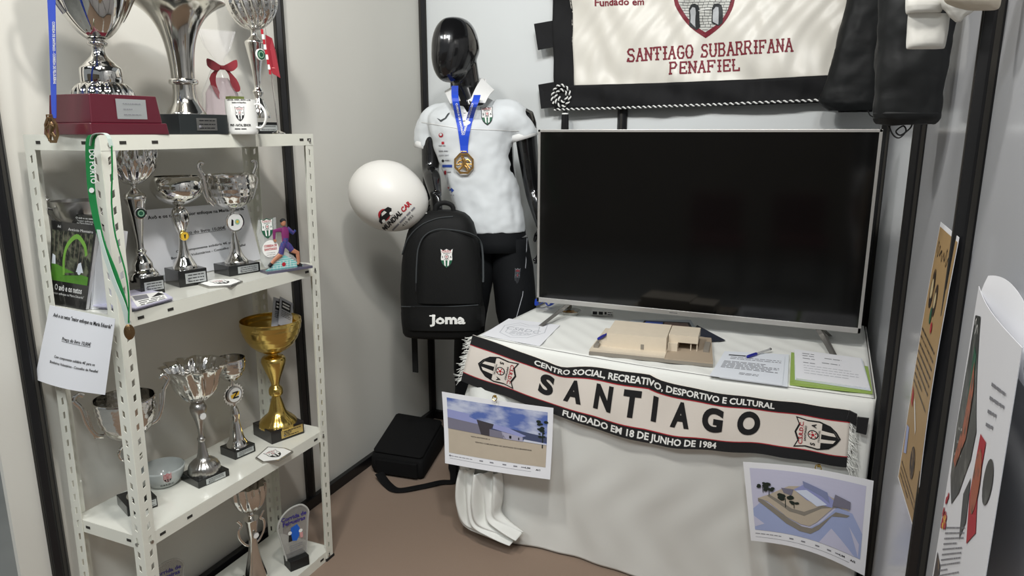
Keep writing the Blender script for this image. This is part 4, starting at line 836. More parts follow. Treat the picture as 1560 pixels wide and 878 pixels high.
# printed sheets
P = Print(); P.rect(.10, .84, .38, .88, ink); P.lines(.15, .95, .78, .72, 2, inkg, h=.018); P.lines(.08, .93, .60, .36, 6, inkg, h=.02, seed=5); P.lines(.38, .66, .22, .18, 2, inkg, h=.016)
flat('printed_sheet', [(1096, 576), (1200, 590), (1202, 541), (1108, 536)], 'lower sheet of the printed pair, edge showing under the other beside the model', 'paper sheet', None, paperb, 'printed pages in front of the screen', z=T1_)
flat('printed_sheet', [(1081, 573), (1192, 588), (1196, 543), (1104, 536)], 'bluish printed page under the blue pen, between the model and the green folder', 'paper sheet', P, paperb, 'printed pages in front of the screen', z=T1_ + .002)
gf = flat('green_folder', [(1203, 587), (1329, 601), (1322, 562), (1205, 540)], 'lime green folder under stacked white pages, right end of table', 'folder', None, mat('lime_folder', (152, 178, 92), .4), z=T1_, th=.007)
for i in range(3):
    P = None
    if i == 2:
        P = Print(); P.lines(.12, .30, .88, .80, 2, inkg, h=.02); P.lines(.12, .3, .7, .55, 2, inkg, h=.02); P.lines(.45, .7, .8, .75, 1, inkg, h=.02); P.lines(.40, .66, .62, .55, 1, inkg, h=.02); P.lines(.12, .9, .45, .2, 4, pencil, h=.015, seed=2)
    flat('printed_page', [(1211 + i, 579 - i), (1327 - i, 596 - i * 2), (1313 - i, 547), (1210, 533)], ('lowest white page on the green folder', 'middle white page on the green folder', 'top white page with short typed lines on the green folder')[i], 'paper sheet', P, paperb if i < 2 else paper, 'pages on the green folder', z=T1_ + .008 + .0025 * i, th=.0018)
# pens
def pen(a, b_, label, m_body, m_cap, group='ballpoint pens'):
    r = empty('pen', (a + b_) / 2, 0, label, 'pen', group); d = (b_ - a)
    q = MB(); q.tube([a + d * .34, b_], .0036, m_body, 8); q.build('barrel', r)
    q = MB(); q.tube([a, a + d * .02, a + d * .10, a + d * .38, a + d * .39], [.002, .0045, .0052, .0052, .004], m_cap, 8); q.build('cap', r)
    q = MB(); q.tube([b_ - d * .03, b_], .0042, ink, 8); q.build('end_plug', r)
pen(at(1138, 544, 2, TZ + .013), at(1174, 532, 2, TZ + .013), 'clear ballpoint pen with blue cap on the printed page', mat('clear_plastic', (190, 190, 190), .15, alpha=.7), mat('navy_cap', (34, 40, 140), .3))
pen(at(911, 517, 2, TZ + .045), at(935, 503, 2, TZ + .045), 'blue pen lying half behind the wooden building model', mat('navy_cap', (34, 40, 140)), mat('navy_cap', (34, 40, 140)))
# flyers behind the model
flat('flyer', [(940, 500), (1010, 512), (1060, 500), (1052, 488), (963, 488)], 'pale grey flyer lying behind the wooden model', 'flyer', None, mat('pale_grey_flyer', (190, 198, 204), .5), z=T1_)
P = Print(); P.rect(.05, .1, .42, .9, mat('royal_print', (34, 74, 170), .4)); P.rect(.45, .1, .95, .9, mat('brown_photo_print', (120, 92, 80), .4, var=.7, vs=80)); P.lines(.1, .35, .5, .3, 2, whitep, h=.06)
flat('flyer', [(972, 500), (1058, 506), (1050, 492), (982, 489)], 'blue and brown picture flyer leaning behind the wooden model', 'flyer', P, ink, z=T1_ + .004)
flat('flyer', [(1050, 511), (1084, 521), (1105, 519), (1062, 496)], 'dark navy flyer corner jutting out right of the flyers behind the model', 'flyer', None, mat('midnight_flyer', (26, 32, 48), .35), z=T1_ + .002)
# small printed box
c = at(918, 481, 2, TZ); bx_ = empty('small_box', (c.x, c.y, TZ + .002), R_(12), 'small white printed cardboard box under the screen edge', 'box')
b = MB(); b.box((0, 0, .011), (.082, .03, .02), whitep); bo = b.build('carton', bx_, world=False, smooth=False)
P = Print(); P.rect(-.037, -.006, -.02, .006, ink); P.rect(-.014, -.006, .002, .006, ink); P.rect(.008, -.004, .016, .006, ink); P.lines(.02, .038, .004, -.004, 2, ink, h=.0025); M = Matrix.Translation((c.x, c.y, TZ + .002)) @ Matrix.Rotation(R_(12), 4, 'Z'); P.build('print', bo, on_plane(M @ Vector((0, -.0152, .011)), M.to_3x3() @ Vector((1, 0, 0)), (0, 0, 1)))
# clear dish of coins
c = at(868, 479, 2, TZ); ds = empty('dish', (c.x, c.y, TZ + .002), 0, 'small clear glass dish holding brass coins under the left of the screen', 'dish')
b = MB(); b.lathe([(.0002, 0), (.034, 0), (.044, .012), (.046, .014), (.043, .014), (.032, .003), (.0002, .003)], mat('clear_glass_dish', (214, 216, 210), .08, alpha=.4, spec=.7), 32); b.build('body', ds, world=False)
for i in range(10):
    a_ = i * 2.4; r_ = .006 + .0022 * i; b = MB(); b.lathe([(.0002, 0), (.0075, 0), (.0075, .0016), (.0002, .0016)], goldm, 14, c=(c.x + r_ * cos(a_), c.y + r_ * sin(a_), TZ + .0055 + .0017 * (9 - i) * .5)); tag(b.build('coin', None, smooth=False), 'small brass coin in the clear glass dish', 'coin', 'coins in the glass dish')
# blue ribbon and wedge stand near the left foot
b = MB(); q = at(826, 466, 2, TZ + .01); b.tube([q + Vector(p) for p in smooth([(-.03, .02, .02), (-.02, -.01, .004), (.0, -.02, .012), (.012, .0, .018), (.03, -.012, .006), (.045, .01, .014), (.03, .02, .008)], 4)], .008, ribbon, 6, flat=.25); tag(b.build('ribbon'), 'crumpled royal blue ribbon at the left foot of the television', 'ribbon')
# architectural model
A = at(897, 541, 2, TZ + .004); Bq = at(1086, 560, 2, TZ + .004); e = (Bq - A).normalized(); g = Vector((-e.y, e.x, 0)); mw = (Bq - A).length
am = empty('building_model', (A + Bq) / 2 + g * .13, 0, 'pale wooden architectural model of a sports building on a layered grey board base', 'model')
pl = mat('light_plywood', (214, 202, 182), .55, var=.06, vs=30, bump=.1, bs=300); gb = mat('grey_board', (136, 130, 120), .7, var=.05, vs=60); gb2 = mat('taupe_board', (168, 152, 132), .7, var=.05)
def mp(x, y, z): return A + e * x + g * y + Vector((0, 0, z))
def vol(x0, x1, y0, y1, z0, z1, m, zb=None):
    zb = z1 if zb is None else zb; b = MB(); b.add([mp(x0, y0, z0), mp(x1, y0, z0), mp(x1, y1, z0), mp(x0, y1, z0), mp(x0, y0, z1), mp(x1, y0, z1), mp(x1, y1, zb), mp(x0, y1, zb)], [(0, 3, 2, 1), (4, 5, 6, 7), (0, 1, 5, 4), (1, 2, 6, 5), (2, 3, 7, 6), (3, 0, 4, 7)], m); return b
b = MB(); b.loft([[mp(x, y, z) for x, y in ((0, 0), (mw, 0), (mw - .02, .27), (mw - .05, .29), (.02, .27))] for z in (0, .010)], gb); b.build('board', am, smooth=False)
b = MB(); b.loft([[mp(x, y, z) for x, y in ((mw * .62, 0.0), (mw, 0.0), (mw - .02, .27), (mw * .62, .27))] for z in (.0102, .014)], gb2); b.build('board', am, smooth=False)
b = vol(.0, mw * .62, .008, .27, .0102, .016, pl); b.build('ground_layer', am, smooth=False)
vol(.045, mw * .615, .055, .20, .016, .062, pl, .066).build('main_hall', am, smooth=False)
vol(.02, .05, .06, .15, .016, .034, pl).build('annex', am, smooth=False)
vol(mw * .62, mw * .86, .10, .21, .038, .062, pl).build('upper_block', am, smooth=False)
vol(mw * .62, mw * .70, .08, .16, .014, .0378, pl).build('lower_block', am, smooth=False)
for x in (.80, .85): vol(mw * x, mw * x + .003, .104, .107, .014, .0378, pl).build('column', am, smooth=False)
vol(mw * .905, mw * .95, .10, .20, .0142, .020, gb).build('step', am, smooth=False)
vol(.008, .024, .03, .09, .0162, .024, gb).build('step', am, smooth=False)
b = MB(); b.box(mp(mw * .42, .0545, .026), (.010, .001, .016), gb, atan2(e.y, e.x)); b.build('door', am, smooth=False)
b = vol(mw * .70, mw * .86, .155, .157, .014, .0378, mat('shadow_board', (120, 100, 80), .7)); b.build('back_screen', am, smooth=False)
# ------------------------------------------------------------------ A3 renderings clipped under the scarf
sky = mat('sky_print', (88, 110, 176), .45, vs=9, mix=(196, 202, 222), lo=.42, hi=.62, st=(1, 1, 2.4)); cloudp = mat('cloud_print', (206, 210, 224), .45); sand = mat('sand_print', (188, 176, 158), .5, var=.06, vs=30)
bldg = mat('grey_building_print', (122, 120, 136), .5); roofp = mat('lavender_roof_print', (150, 156, 204), .5); navy = mat('slate_print', (72, 80, 110), .5)
leafp = mat('dark_tree_print', (34, 44, 38), .5); P = Print(); P.rect(.045, .16, .955, .93, sky); P.poly([(.045, .16), (.955, .16), (.955, .47), (.045, .50)], sand, 1)
rg = random.Random(11)
for i in range(0):
    x, y = rg.uniform(.08, .9), rg.uniform(.62, .9); w_ = rg.uniform(.04, .13); P.poly([(max(.046, x - w_), y), (x - w_ * .4, min(.925, y + .035)), (min(.95, x + w_ * .6), min(.925, y + .05)), (min(.954, x + w_ * 1.2), y + .01), (x + w_ * .3, y - .02)], cloudp, 1)
P.poly([(.045, .70), (.40, .66), (.72, .62), (.955, .58), (.955, .50), (.045, .50)], navy, 2); P.poly([(.045, .77), (.26, .75), (.26, .71), (.38, .66), (.36, .60), (.045, .64)], roofp, 3); P.poly([(.045, .655), (.36, .625), (.37, .49), (.045, .50)], bldg, 4)
P.poly([(.33, .69), (.49, .66), (.46, .58), (.45, .485), (.37, .49)], mat('dark_entry_print', (66, 62, 68), .5), 5); P.poly([(.49, .66), (.62, .64), (.78, .56), (.74, .535), (.48, .60)], roofp, 6); P.poly([(.45, .585), (.56, .575), (.60, .48), (.45, .485)], bldg, 6); P.poly([(.56, .575), (.75, .535), (.75, .475), (.58, .48)], mat('pale_wall_print', (168, 166, 186), .5), 6)
P.rect(.63, .495, .65, .535, ink, 7); P.rect(.71, .49, .72, .525, ink, 7); P.poly([(.76, .51), (.955, .49), (.955, .47), (.76, .478)], cloudp, 5)
for i in range(16): P.disc(.915 + rg.uniform(-.035, .03), .66 + rg.uniform(-.1, .13), rg.uniform(.010, .022), leafp, 5, n=7)
P.rect(.915, .42, .925, .68, leafp, 4); P.text('VISTA EXTERIOR A', .36, .43, .016, ink, 2, bold=.02); P.text('CENTRO COMUNITÁRIO DE SANTIAGO DE SUBARRIFANA', .57, .36, .018, ink, 2, width=.52, bold=.02)
P.line([(.05, .085), (.83, .075)], .004, inkg); P.lines(.05, .28, .12, .10, 1, inkg, h=.008); P.disc(.055, .12, .012, inkg)
for x in (.35, .45, .57, .67): P.lines(x, x + .035, .12, .11, 1, inkg, h=.016)
P.text('LIM', .80, .11, .022, ink, bold=.02); P.lines(.74, .78, .12, .11, 1, inkg, h=.012); P.text('A/1', .89, .10, .022, ink, bold=.03)
ya = -.985
A_, B_, C_, D_ = at(678, 706, 1, ya - .02), at(838, 731, 1, ya - .03), at(843, 622, 1, ya - .012), at(673, 597, 1, ya + .015)
def clip(p, label):
    r = empty('paper_clip', p, 0, label, 'clip', 'brass clips'); b = MB()
    b.tube([p + Vector(q) for q in smooth([(-.006, -.004, .008), (-.008, -.006, -.002), (0, -.008, -.009), (.007, -.006, -.002), (.004, -.004, .006)], 4)], .0016, gold, 6); b.build('wire_loop', r); b = MB(); b.box(p + Vector((0, -.004, .006)), (.008, .005, .008), gold); b.build('jaw', r, smooth=False)
sheet('rendering_sheet', (A_, B_, C_, D_), 'printed rendering of low buildings under a blue cloudy sky, clipped at the table\'s left', 'poster', P, lambda u, v: Vector((0, -.006 * sin(pi * u) + .004 * sin(3 * v), 0)), group='architectural renderings clipped to the cloth')
clip(at(755, 606, 1, ya - .012), 'brass clip above the blue sky rendering on the left')
P = Print(); lav = mat('lavender_print', (200, 200, 222), .5); P.rect(.05, .15, .95, .93, lav)
P.poly([(.05, .42), (.13, .52), (.35, .30), (.50, .26), (.62, .40), (.74, .62), (.86, .60), (.95, .42), (.95, .15), (.05, .15)], mat('periwinkle_print', (162, 174, 212), .5), 1)
P.poly([(.05, .33), (.14, .24), (.05, .19)], lav, 2); P.poly([(.60, .15), (.70, .36), (.90, .15)], lav, 2); P.poly([(.84, .45), (.93, .30), (.93, .16)], lav, 2)
P.poly([(.10, .56), (.17, .52), (.35, .345), (.46, .285), (.54, .29), (.60, .36), (.73, .56), (.84, .57), (.82, .54), (.70, .50), (.60, .30), (.53, .22), (.44, .22), (.33, .28), (.10, .52)], gb, 3)
P.poly([(.10, .56), (.20, .62), (.36, .75), (.50, .78), (.74, .70), (.84, .62), (.72, .62), (.58, .38), (.52, .31), (.45, .31), (.34, .36), (.18, .53)], sand, 4)
P.poly([(.18, .60), (.36, .44), (.48, .42), (.62, .56), (.78, .64), (.62, .59), (.48, .47), (.38, .48), (.20, .62)], gb, 5)
P.poly([(.40, .72), (.48, .80), (.62, .77), (.72, .68), (.70, .60), (.56, .60), (.50, .62)], roofp, 6); P.poly([(.41, .71), (.58, .57), (.66, .62), (.50, .74)], mat('ice_print', (214, 222, 240), .5), 7); P.poly([(.47, .84), (.66, .76), (.68, .64), (.62, .70), (.48, .77)], mat('steel_print', (132, 140, 176), .5), 7); P.poly([(.72, .76), (.84, .72), (.84, .64), (.70, .62)], bldg, 7); P.poly([(.30, .72), (.40, .72), (.38, .64), (.32, .66)], bldg, 6)
for cx, cy, s1 in ((.15, .72, .035), (.20, .69, .035), (.33, .60, .05), (.40, .56, .03), (.18, .74, .03)):
    for i in range(7): P.disc(cx + rg.uniform(-s1, s1), cy + rg.uniform(-s1 * .6, s1 * .6), s1 * .5, leafp, 8, n=7)
    P.rect(cx - .003, cy - s1 * 2.3, cx + .003, cy, leafp, 8)
P.line([(.05, .06), (.86, .06)], .004, inkg); P.lines(.05, .28, .105, .10, 1, inkg, h=.008)
for x in (.35, .45, .57, .67): P.lines(x, x + .035, .10, .09, 1, inkg, h=.016)
P.text('LIM', .80, .09, .022, ink, bold=.02); P.lines(.74, .78, .10, .09, 1, inkg, h=.012); P.text('A/2', .89, .085, .022, ink, bold=.03)
yb = -1.045
A_, B_, C_, D_ = at(1144, 824, 1, yb - .01), at(1317, 878, 1, yb - .03), at(1331, 733, 1, yb - .02), at(1132, 704, 1, yb)
sheet('rendering_sheet', (A_, B_, C_, D_), 'lavender bird\'s-eye rendering of a building plot with dark trees, curling at the table\'s right', 'poster', P, lambda u, v: Vector((0, -.03 * sin(pi * u), .040 * sin(pi * u) * (1 - .4 * v))), group='architectural renderings clipped to the cloth')
clip(at(1247, 712, 1, yb - .012), 'brass clip above the lavender rendering on the right')
# ------------------------------------------------------------------ mannequin
mn = empty('mannequin', (.46, -.42, 0), 0, 'glossy black faceless mannequin in white polo shirt and black tracksuit trousers in the corner', 'mannequin')
skinb = mat('glossy_black_mannequin', (17, 17, 18), .16, coat=.6, var=.1)
FX = Vector((.30, -.955, 0)).normalized(); SX = Vector((.955, .30, 0)).normalized()          # facing and shoulder axis
def ell(c, ax, ay, a, b, n=40, pw=2.0, fn=None):
    o = []
    for i in range(n):
        t_ = 2 * pi * i / n; C_, N_ = cos(t_), sin(t_); x = abs(C_) ** (2 / pw) * (1 if C_ > 0 else -1); y = abs(N_) ** (2 / pw) * (1 if N_ > 0 else -1)
        k_ = 1 if fn is None else fn(t_); o.append(Vector(c) + ax * (a * x * k_) + ay * (b * y * k_))
    return o
def mpx(px, py, y): return at(px, py, 1, y)
b = MB()
# torso (under the shirt), neck
tz = [mpx(752, 372, -.42), mpx(750, 340, -.42), mpx(742, 300, -.42), mpx(731, 250, -.42), mpx(724, 205, -.42), mpx(722, 175, -.42), mpx(719, 158, -.42)]
tw_ = [(.135, .10), (.13, .095), (.13, .095), (.14, .10), (.15, .10), (.135, .08), (.07, .06)]
b.loft([ell(c, SX, FX, a, q, 28) for c, (a, q) in zip(tz, tw_)], skinb)
hd = Vector((-.36, -.93, 0)).normalized(); hs = Vector((.93, -.36, 0)).normalized()
nk0 = mpx(721, 170, -.42); nk1 = mpx(711, 132, -.42); nk2 = mpx(706, 92, -.44)
b.loft([ell(nk0, SX, FX, .085, .07, 24), ell(nk0.lerp(nk1, .45), SX, FX, .062, .060, 24), ell(nk1, SX, FX, .055, .058, 24), ell(nk2, SX, FX, .052, .055, 24)], skinb)
# head: egg with chin, tilted towards the face side
hc = mpx(696, 77, -.47); hsr = depth(hc) / CAM_F; rr = []
for i in range(25):
    v = i / 24; z = cos(pi * v); wdt = .077 * sin(pi * v) ** .8 * (1 - .20 * max(0, -z)); dep = .102 * sin(pi * v) ** .75 * (1 - .10 * max(0, -z))
    sh = hd * (.030 * max(0, -z) ** 1.0) + hd * .004; rr.append(ell(hc + Vector((0, 0, .121 * z)) + sh + hd * 0, hs, hd, wdt + 1e-4, dep + 1e-4, 28, fn=lambda t_: 1 + .05 * max(0, sin(t_)) ** 6))
b.loft(rr, skinb)
# arms
def arm(pts, rs): b.tube(smooth([tuple(p) for p in pts], 4), [r_ for r_ in [x[0] for x in smooth([(r_,) for r_ in rs], 4)]], skinb, 16)
shR, shL = mpx(659, 178, -.42), mpx(797, 180, -.38)
elR, wrR = mpx(656, 258, -.47), mpx(664, 298, -.60)
arm([shR.lerp(tz[4], .25), shR, shR.lerp(elR, .5), elR, elR.lerp(wrR, .4), wrR], [.045, .046, .042, .035, .033, .023])
elL, wrL = mpx(812, 285, -.36), mpx(826, 345, -.40)
arm([shL.lerp(tz[4], .25), shL, shL.lerp(elL, .5), elL, elL.lerp(wrL, .4), wrL], [.045, .046, .042, .036, .034, .023])
# hands: palm, four fingers, thumb
def hand(w_, d, side, curl=1.0):
    d = Vector(d).normalized(); side = Vector(side).normalized(); nrm = d.cross(side).normalized()
    pc = w_ + d * .05; b.loft([ell(w_ - d * .005, side, nrm, .022, .018, 16), ell(w_ + d * .03, side, nrm, .034, .016, 16), ell(w_ + d * .075, side, nrm, .040, .013, 16), ell(w_ + d * .088, side, nrm, .034, .009, 16)], skinb)
    for k_, (o_, L_) in enumerate(((-.029, .070), (-.010, .080), (.009, .075), (.027, .058))):
        p0 = w_ + d * .080 + side * o_; p1 = p0 + d * L_ * .42; d2 = (d + nrm * .9 * curl).normalized(); p2 = p1 + d2 * L_ * .34; d3 = (d * .3 + nrm * 1.2 * curl).normalized(); p3 = p2 + d3 * L_ * .28
        b.tube([p0 - d * .02, p0, p1, p2, p3], [.009, .0095, .0088, .0078, .006], skinb, 10)
    t0 = w_ + d * .022 - side * .026; t1 = t0 + (d * .5 - side * .8).normalized() * .034; t2 = t1 + (d * .9 - side * .2 + nrm * .4 * curl).normalized() * .03; b.tube([t0, t1, t2], [.012, .011, .0075], skinb, 10)
hand(wrR, Vector((.10, -.15, -1)), Vector((.9, -.4, .05)), 1.0); hand(wrL, Vector((.05, -.1, -1)), Vector((.7, -.7, 0)), .5)
# legs under the trousers and feet
hipR, hipL = mpx(727, 372, -.42), mpx(776, 372, -.40); knR, knL = mpx(716, 490, -.47), Vector((.66, -.37, .47)); anR, anL = Vector((.415, -.43, .09)), Vector((.63, -.30, .09))
for hp, kn, an in ((hipR, knR, anR), (hipL, knL, anL)): b.tube([hp + Vector((0, 0, .03)), hp.lerp(kn, .4), kn, kn.lerp(an, .35), an], [.075, .07, .05, .048, .032], skinb, 18)
for an in (anR, anL): b.loft([ell(an + Vector((0, 0, .0)), SX, FX, .034, .04, 16), ell(an + FX * .03 - Vector((0, 0, .04)), SX, FX, .038, .08, 16), ell(an + FX * .06 - Vector((0, 0, .08)), SX, FX, .04, .11, 16)], skinb)
bd = b.build('body', mn, ang=180)
d = bd.modifiers.new('one_skin', 'REMESH'); d.mode = 'VOXEL'; d.voxel_size = .0042; d.use_smooth_shade = True
d = bd.modifiers.new('smooth', 'SMOOTH'); d.iterations = 6; d.factor = .5
# shirt
shm = mat('white_polo_fabric', (206, 210, 212), .7, var=.02, vs=8, bump=.15, bs=900, sheen=.15); shc = mat('white_collar_fabric', (222, 222, 220), .7, var=.02, bump=.2, bs=900)
def fold(i, t_, amp): return 1 + amp * (sin(5 * t_ + i * .55) * .5 + sin(9 * t_ - i * .8 + 1) * .3 + .2 * sin(14 * t_ + i))
rows = [(352, 750, 51, .62), (338, 749, 51, .62), (322, 746, 50.5, .62), (306, 742, 51, .62), (290, 738, 52, .62), (272, 732, 53, .62), (255, 728, 54.5, .62), (240, 725, 57, .61), (225, 723, 59, .60), (210, 722, 62, .58), (197, 722, 65, .55), (185, 723, 68, .50), (176, 723, 68, .46), (168, 723, 60, .44), (160, 721, 46, .48), (153, 720, 33, .58), (148, 719, 24, .7)]
k0 = depth(mpx(722, 250, -.42)) / CAM_F; rr = []
for i, (py, cx, hw, asp) in enumerate(rows):
    c = mpx(cx, py, -.42); amp = .040 * ss(185, 345, py); a_ = hw * k0; ad = min(.135, a_ * .72)
    if py < 200: ad *= .52 + .48 * ss(150, 205, py)
    rr.append(ell(c + FX * (.012 if py > 165 else 0), SX, FX, a_, ad, 72, pw=2.25, fn=lambda t_, i=i, amp=amp: fold(i, t_, amp)))
sb = MB(); sb.loft(rr, shm, True, True)
def sleeve(pts, rs):
    P_ = [Vector(p) for p in smooth([tuple(p) for p in pts], 4)]; Rr = [q[0] for q in smooth([(q,) for q in rs], 4)]; rg_ = []
    for j, p in enumerate(P_):
        d = (P_[min(len(P_) - 1, j + 1)] - P_[max(0, j - 1)]).normalized(); f2 = (FX - d * FX.dot(d)).normalized(); s2 = f2.cross(d); rg_.append(ell(p, s2, f2, Rr[j], Rr[j] * .92, 40, fn=lambda t_, j=j: 1 + .03 * sin(5 * t_ + j * .5)))
    sb.loft(rg_, shm, True, True); d = (P_[-1] - P_[-2]).normalized(); f2 = (FX - d * FX.dot(d)).normalized(); s2 = f2.cross(d)
    h = MB(); h.loft([ell(P_[-1] + d * q, s2, f2, Rr[-1] * m_, Rr[-1] * .92 * m_, 40) for q, m_ in ((-.022, 1.04), (.003, 1.03), (.004, .85))], shc, False, False); return h
h1 = sleeve([mpx(690, 182, -.425), mpx(664, 186, -.43), mpx(654, 205, -.435), mpx(650, 226, -.44)], [.070, .066, .057, .049]); h2 = sleeve([mpx(755, 180, -.41), mpx(782, 182, -.40), mpx(794, 196, -.39), mpx(799, 210, -.385)], [.074, .070, .060, .052])
so = sb.build('polo_shirt', mn, ang=180)
d = so.modifiers.new('one_cloth', 'REMESH'); d.mode = 'VOXEL'; d.voxel_size = .006; d.use_smooth_shade = True
d = so.modifiers.new('smooth', 'SMOOTH'); d.iterations = 10; d.factor = .5
crumple(so, .022, .11)
def final_bvh(o):                                         # surface after the modifiers, in world space
    bpy.context.view_layer.update(); dg = bpy.context.evaluated_depsgraph_get(); e = o.evaluated_get(dg); me = e.to_mesh(); M_ = wm(o)
    t_ = BVHTree.FromPolygons([M_ @ v.co for v in me.vertices], [tuple(p.vertices) for p in me.polygons]); e.to_mesh_clear(); return t_
for h in (h1, h2): h.build('sleeve_hem', so, ang=180, solid=.002)
BV = final_bvh(so)
def cam_map(bvh, lim=9):                                  # flat print laid on the surface seen at a pixel (v grows upwards)
    def f(u, v):
        d = ray(u, -v).normalized(); h = bvh.ray_cast(CP, d, lim)
        if h[0] is None: return None
        n = h[1] if h[1].dot(d) < 0 else -h[1]; return (h[0], n.normalized())
    return f
# collar
def flap(pts, nm='collar'):
    A_, B_, C_, D_ = [mpx(x, y, d_) for x, y, d_ in pts]; q = MB(); q.thin(lambda u, v: A_ * (1 - u) * (1 - v) + B_ * u * (1 - v) + C_ * u * v + D_ * (1 - u) * v + FX * (.012 * sin(pi * v)) + Vector((0, 0, .004 * sin(pi * v))), 10, 8, shc, .003); q.build(nm, so, ang=50)
flap([(716, 154, -.545), (739, 157, -.53), (753, 137, -.45), (734, 119, -.40)]); flap([(686, 158, -.55), (701, 153, -.56), (692, 130, -.455), (677, 139, -.45)])
cb = MB(); R1 = []
for i in range(13):
    a_ = pi * (1.02 + .96 * i / 12); c = mpx(713, 130, -.42); R1.append([c + SX * (.070 * cos(a_)) + FX * (.062 * sin(a_)) + Vector((0, 0, z + .012 * sin(pi * i / 12))) for z in (-.02, .022)])
cb.loft(R1, shc, closed=False); cb.build('collar', so, ang=180, solid=.003)
P = Print(); CMs = cam_map(BV)
P.poly([(698, -150), (731, -146), (718, -166), (712, -172)], mat('glossy_black_mannequin', (17, 17, 18)), 1)
P.poly([(704, -168), (718, -166), (716, -200), (704, -204)], shc, 0)
P.line([(643, -186), (700, -196), (790, -199)], 1.0, shc, 1)
P.poly([(666, -180), (672, -183), (678, -180), (682, -174), (685, -172), (685, -174), (680, -181), (672, -186)], greyc, 1)
crest(P, 742, -177, 22, base=ink, low=green, rot=.05, sx=19)
P.disc(672, -206, 3.5, red); P.disc(672.5, -205, 2, shm, 2); P.rect(673, -216, 677, -220, red); P.lines(669, 679, -222, -223, 1, inkg, h=1); P.lines(669, 684, -230, -231, 1, inkg, h=1.2); P.lines(669, 684, -236, -237, 1, pencil, h=1.4)
P.disc(675, -245, 2, ink); P.lines(678, 686, -244, -245, 1, inkg, h=1.2); P.rect(674, -251, 689, -255, bluep); P.rect(677, -260, 680, -266, red); P.lines(681, 688, -262, -263, 1, inkg, h=1.2); P.line([(682, -265), (682, -280)], .6, pencil)
P.poly([(680, -286), (684, -290), (688, -286), (692, -290), (688, -294), (684, -292)], bluep); P.disc(684, -286, 1.6, red, 2); P.lines(681, 692, -297, -298, 1, inkg, h=1)
P.build('print', so, CMs, off=.0012, maxe=5)
b = MB()
for x, y in ((708, 172), (707, 184)):
    h = BV.ray_cast(CP, ray(x, y).normalized(), 9)
    if h[0]: b.lathe([(.0002, 0), (.005, 0), (.005, .002), (.0002, .002)], whitep, 10, c=tuple(h[0] + FX * .003))
b.build('button', so)
# trousers
tm = mat('black_tracksuit_fabric', (13, 15, 18), .8, var=.1, vs=20, bump=.25, bs=700, spec=.3); tr = MB()
tr.loft([ell(mpx(cx, py, -.42), SX, FX, hw * k0, min(.125, hw * k0 * .8), 48, fn=lambda t_, i=i: fold(i, t_, .012)) for i, (py, cx, hw) in enumerate(((338, 750, 47), (350, 751, 50), (365, 752, 51), (380, 753, 52)))], tm)
def leg(hp, kn, an, hw): 
    P_ = [hp + Vector((0, 0, .03)), hp.lerp(kn, .3), hp.lerp(kn, .65), kn, kn.lerp(an, .35), kn.lerp(an, .75), an + Vector((0, 0, -.02))]
    tr.loft([ell(p, SX, FX, q, q * 1.1, 40, fn=lambda t_, i=i: fold(i * 2, t_, .03)) for i, (p, q) in enumerate(zip([Vector(x) for x in smooth([tuple(p) for p in P_], 3)], [x[0] for x in smooth([(q,) for q in hw], 3)]))], tm)
leg(hipR, knR, anR, [.075, .083, .074, .064, .060, .056, .056]); leg(hipL, knL, anL, [.075, .086, .080, .072, .066, .062, .060])
to = crumple(tr.build('tracksuit_trousers', mn, ang=180), .012, .12); BT = tr.bvh()
P = Print(); crest(P, 788, -421, 20, base=mat('grey_emb', (120, 124, 128), .6), low=ink, fld=mat('dark_emb', (50, 54, 60), .7), sx=8, rot=-.05); P.build('print', to, cam_map(BT), off=.001, maxe=4)
P = Print(); P.line([(803, -352), (801, -400), (796, -450), (785, -490)], .9, pencil); P.build('piping', to, cam_map(BT), off=.001, maxe=6)
# medal round its neck
mdl = empty('medal', mpx(706, 250, -.58), 0, 'gold medal on a blue ribbon round the mannequin\'s neck', 'medal')
def on_body(px, py, o=.006):
    h = BV.ray_cast(CP, ray(px, py).normalized(), 9); d = ray(px, py).normalized(); return (h[0] if h[0] else mpx(px, py, -.50)) - d * o
for pts, nm in (([(694, 128), (692, 140), (694, 158), (699, 180), (703, 200), (706, 222), (707, 234)], 'L'), ([(727, 146), (725, 152), (722, 160), (716, 180), (711, 200), (708, 222), (708, 234)], 'R')):
    P3 = [mpx(*pts[0], -.475), mpx(*pts[1], -.50)] + [on_body(*q) for q in pts[2:]]
    if nm == 'R': P3[0] = mpx(727, 145, -.555); P3[1] = mpx(725, 153, -.575); P3[2] = mpx(721, 163, -.58)
    else: P3[0] = mpx(693, 131, -.50); P3[1] = mpx(693, 145, -.575); P3[2] = mpx(695, 160, -.585)
    bnd = strap('ribbon', [tuple(p) for p in P3], .026, ribbon, mdl, th=.0016, wdir=SX)
    P = Print(); ang = pi / 2 - (.26 if nm == 'L' else -.24)
    sv = BVHTree.FromPolygons([bnd.matrix_world @ v.co + Vector(mdl.location) for v in bnd.data.vertices], [tuple(p.vertices) for p in bnd.data.polygons])
    P.text('CORRIDA DE SANTIAGO', (699 if nm == 'L' else 714.5), (-182 if nm == 'L' else -182), 3.0, whitep, 1, width=50, rot=(-pi / 2 + .2 if nm == 'L' else pi / 2 - .28), bold=.03); P.build('print', bnd, cam_map(sv), off=.0006, maxe=4)
mc = on_body(707, 249, .010); b = MB(); rr = []
for i in range(8):
    a_ = pi / 8 + i * pi / 4; o1 = Vector((cos(a_) * .041, 0, sin(a_) * .043)); o2 = o1 * .8; rr.append([mc + SX * o1.x + Vector((0, 0, o1.z)) + FX * .001, mc + SX * o2.x + Vector((0, 0, o2.z)) + FX * .001, mc + SX * o2.x + Vector((0, 0, o2.z)) + FX * .005, mc + SX * o1.x + Vector((0, 0, o1.z)) + FX * .005])
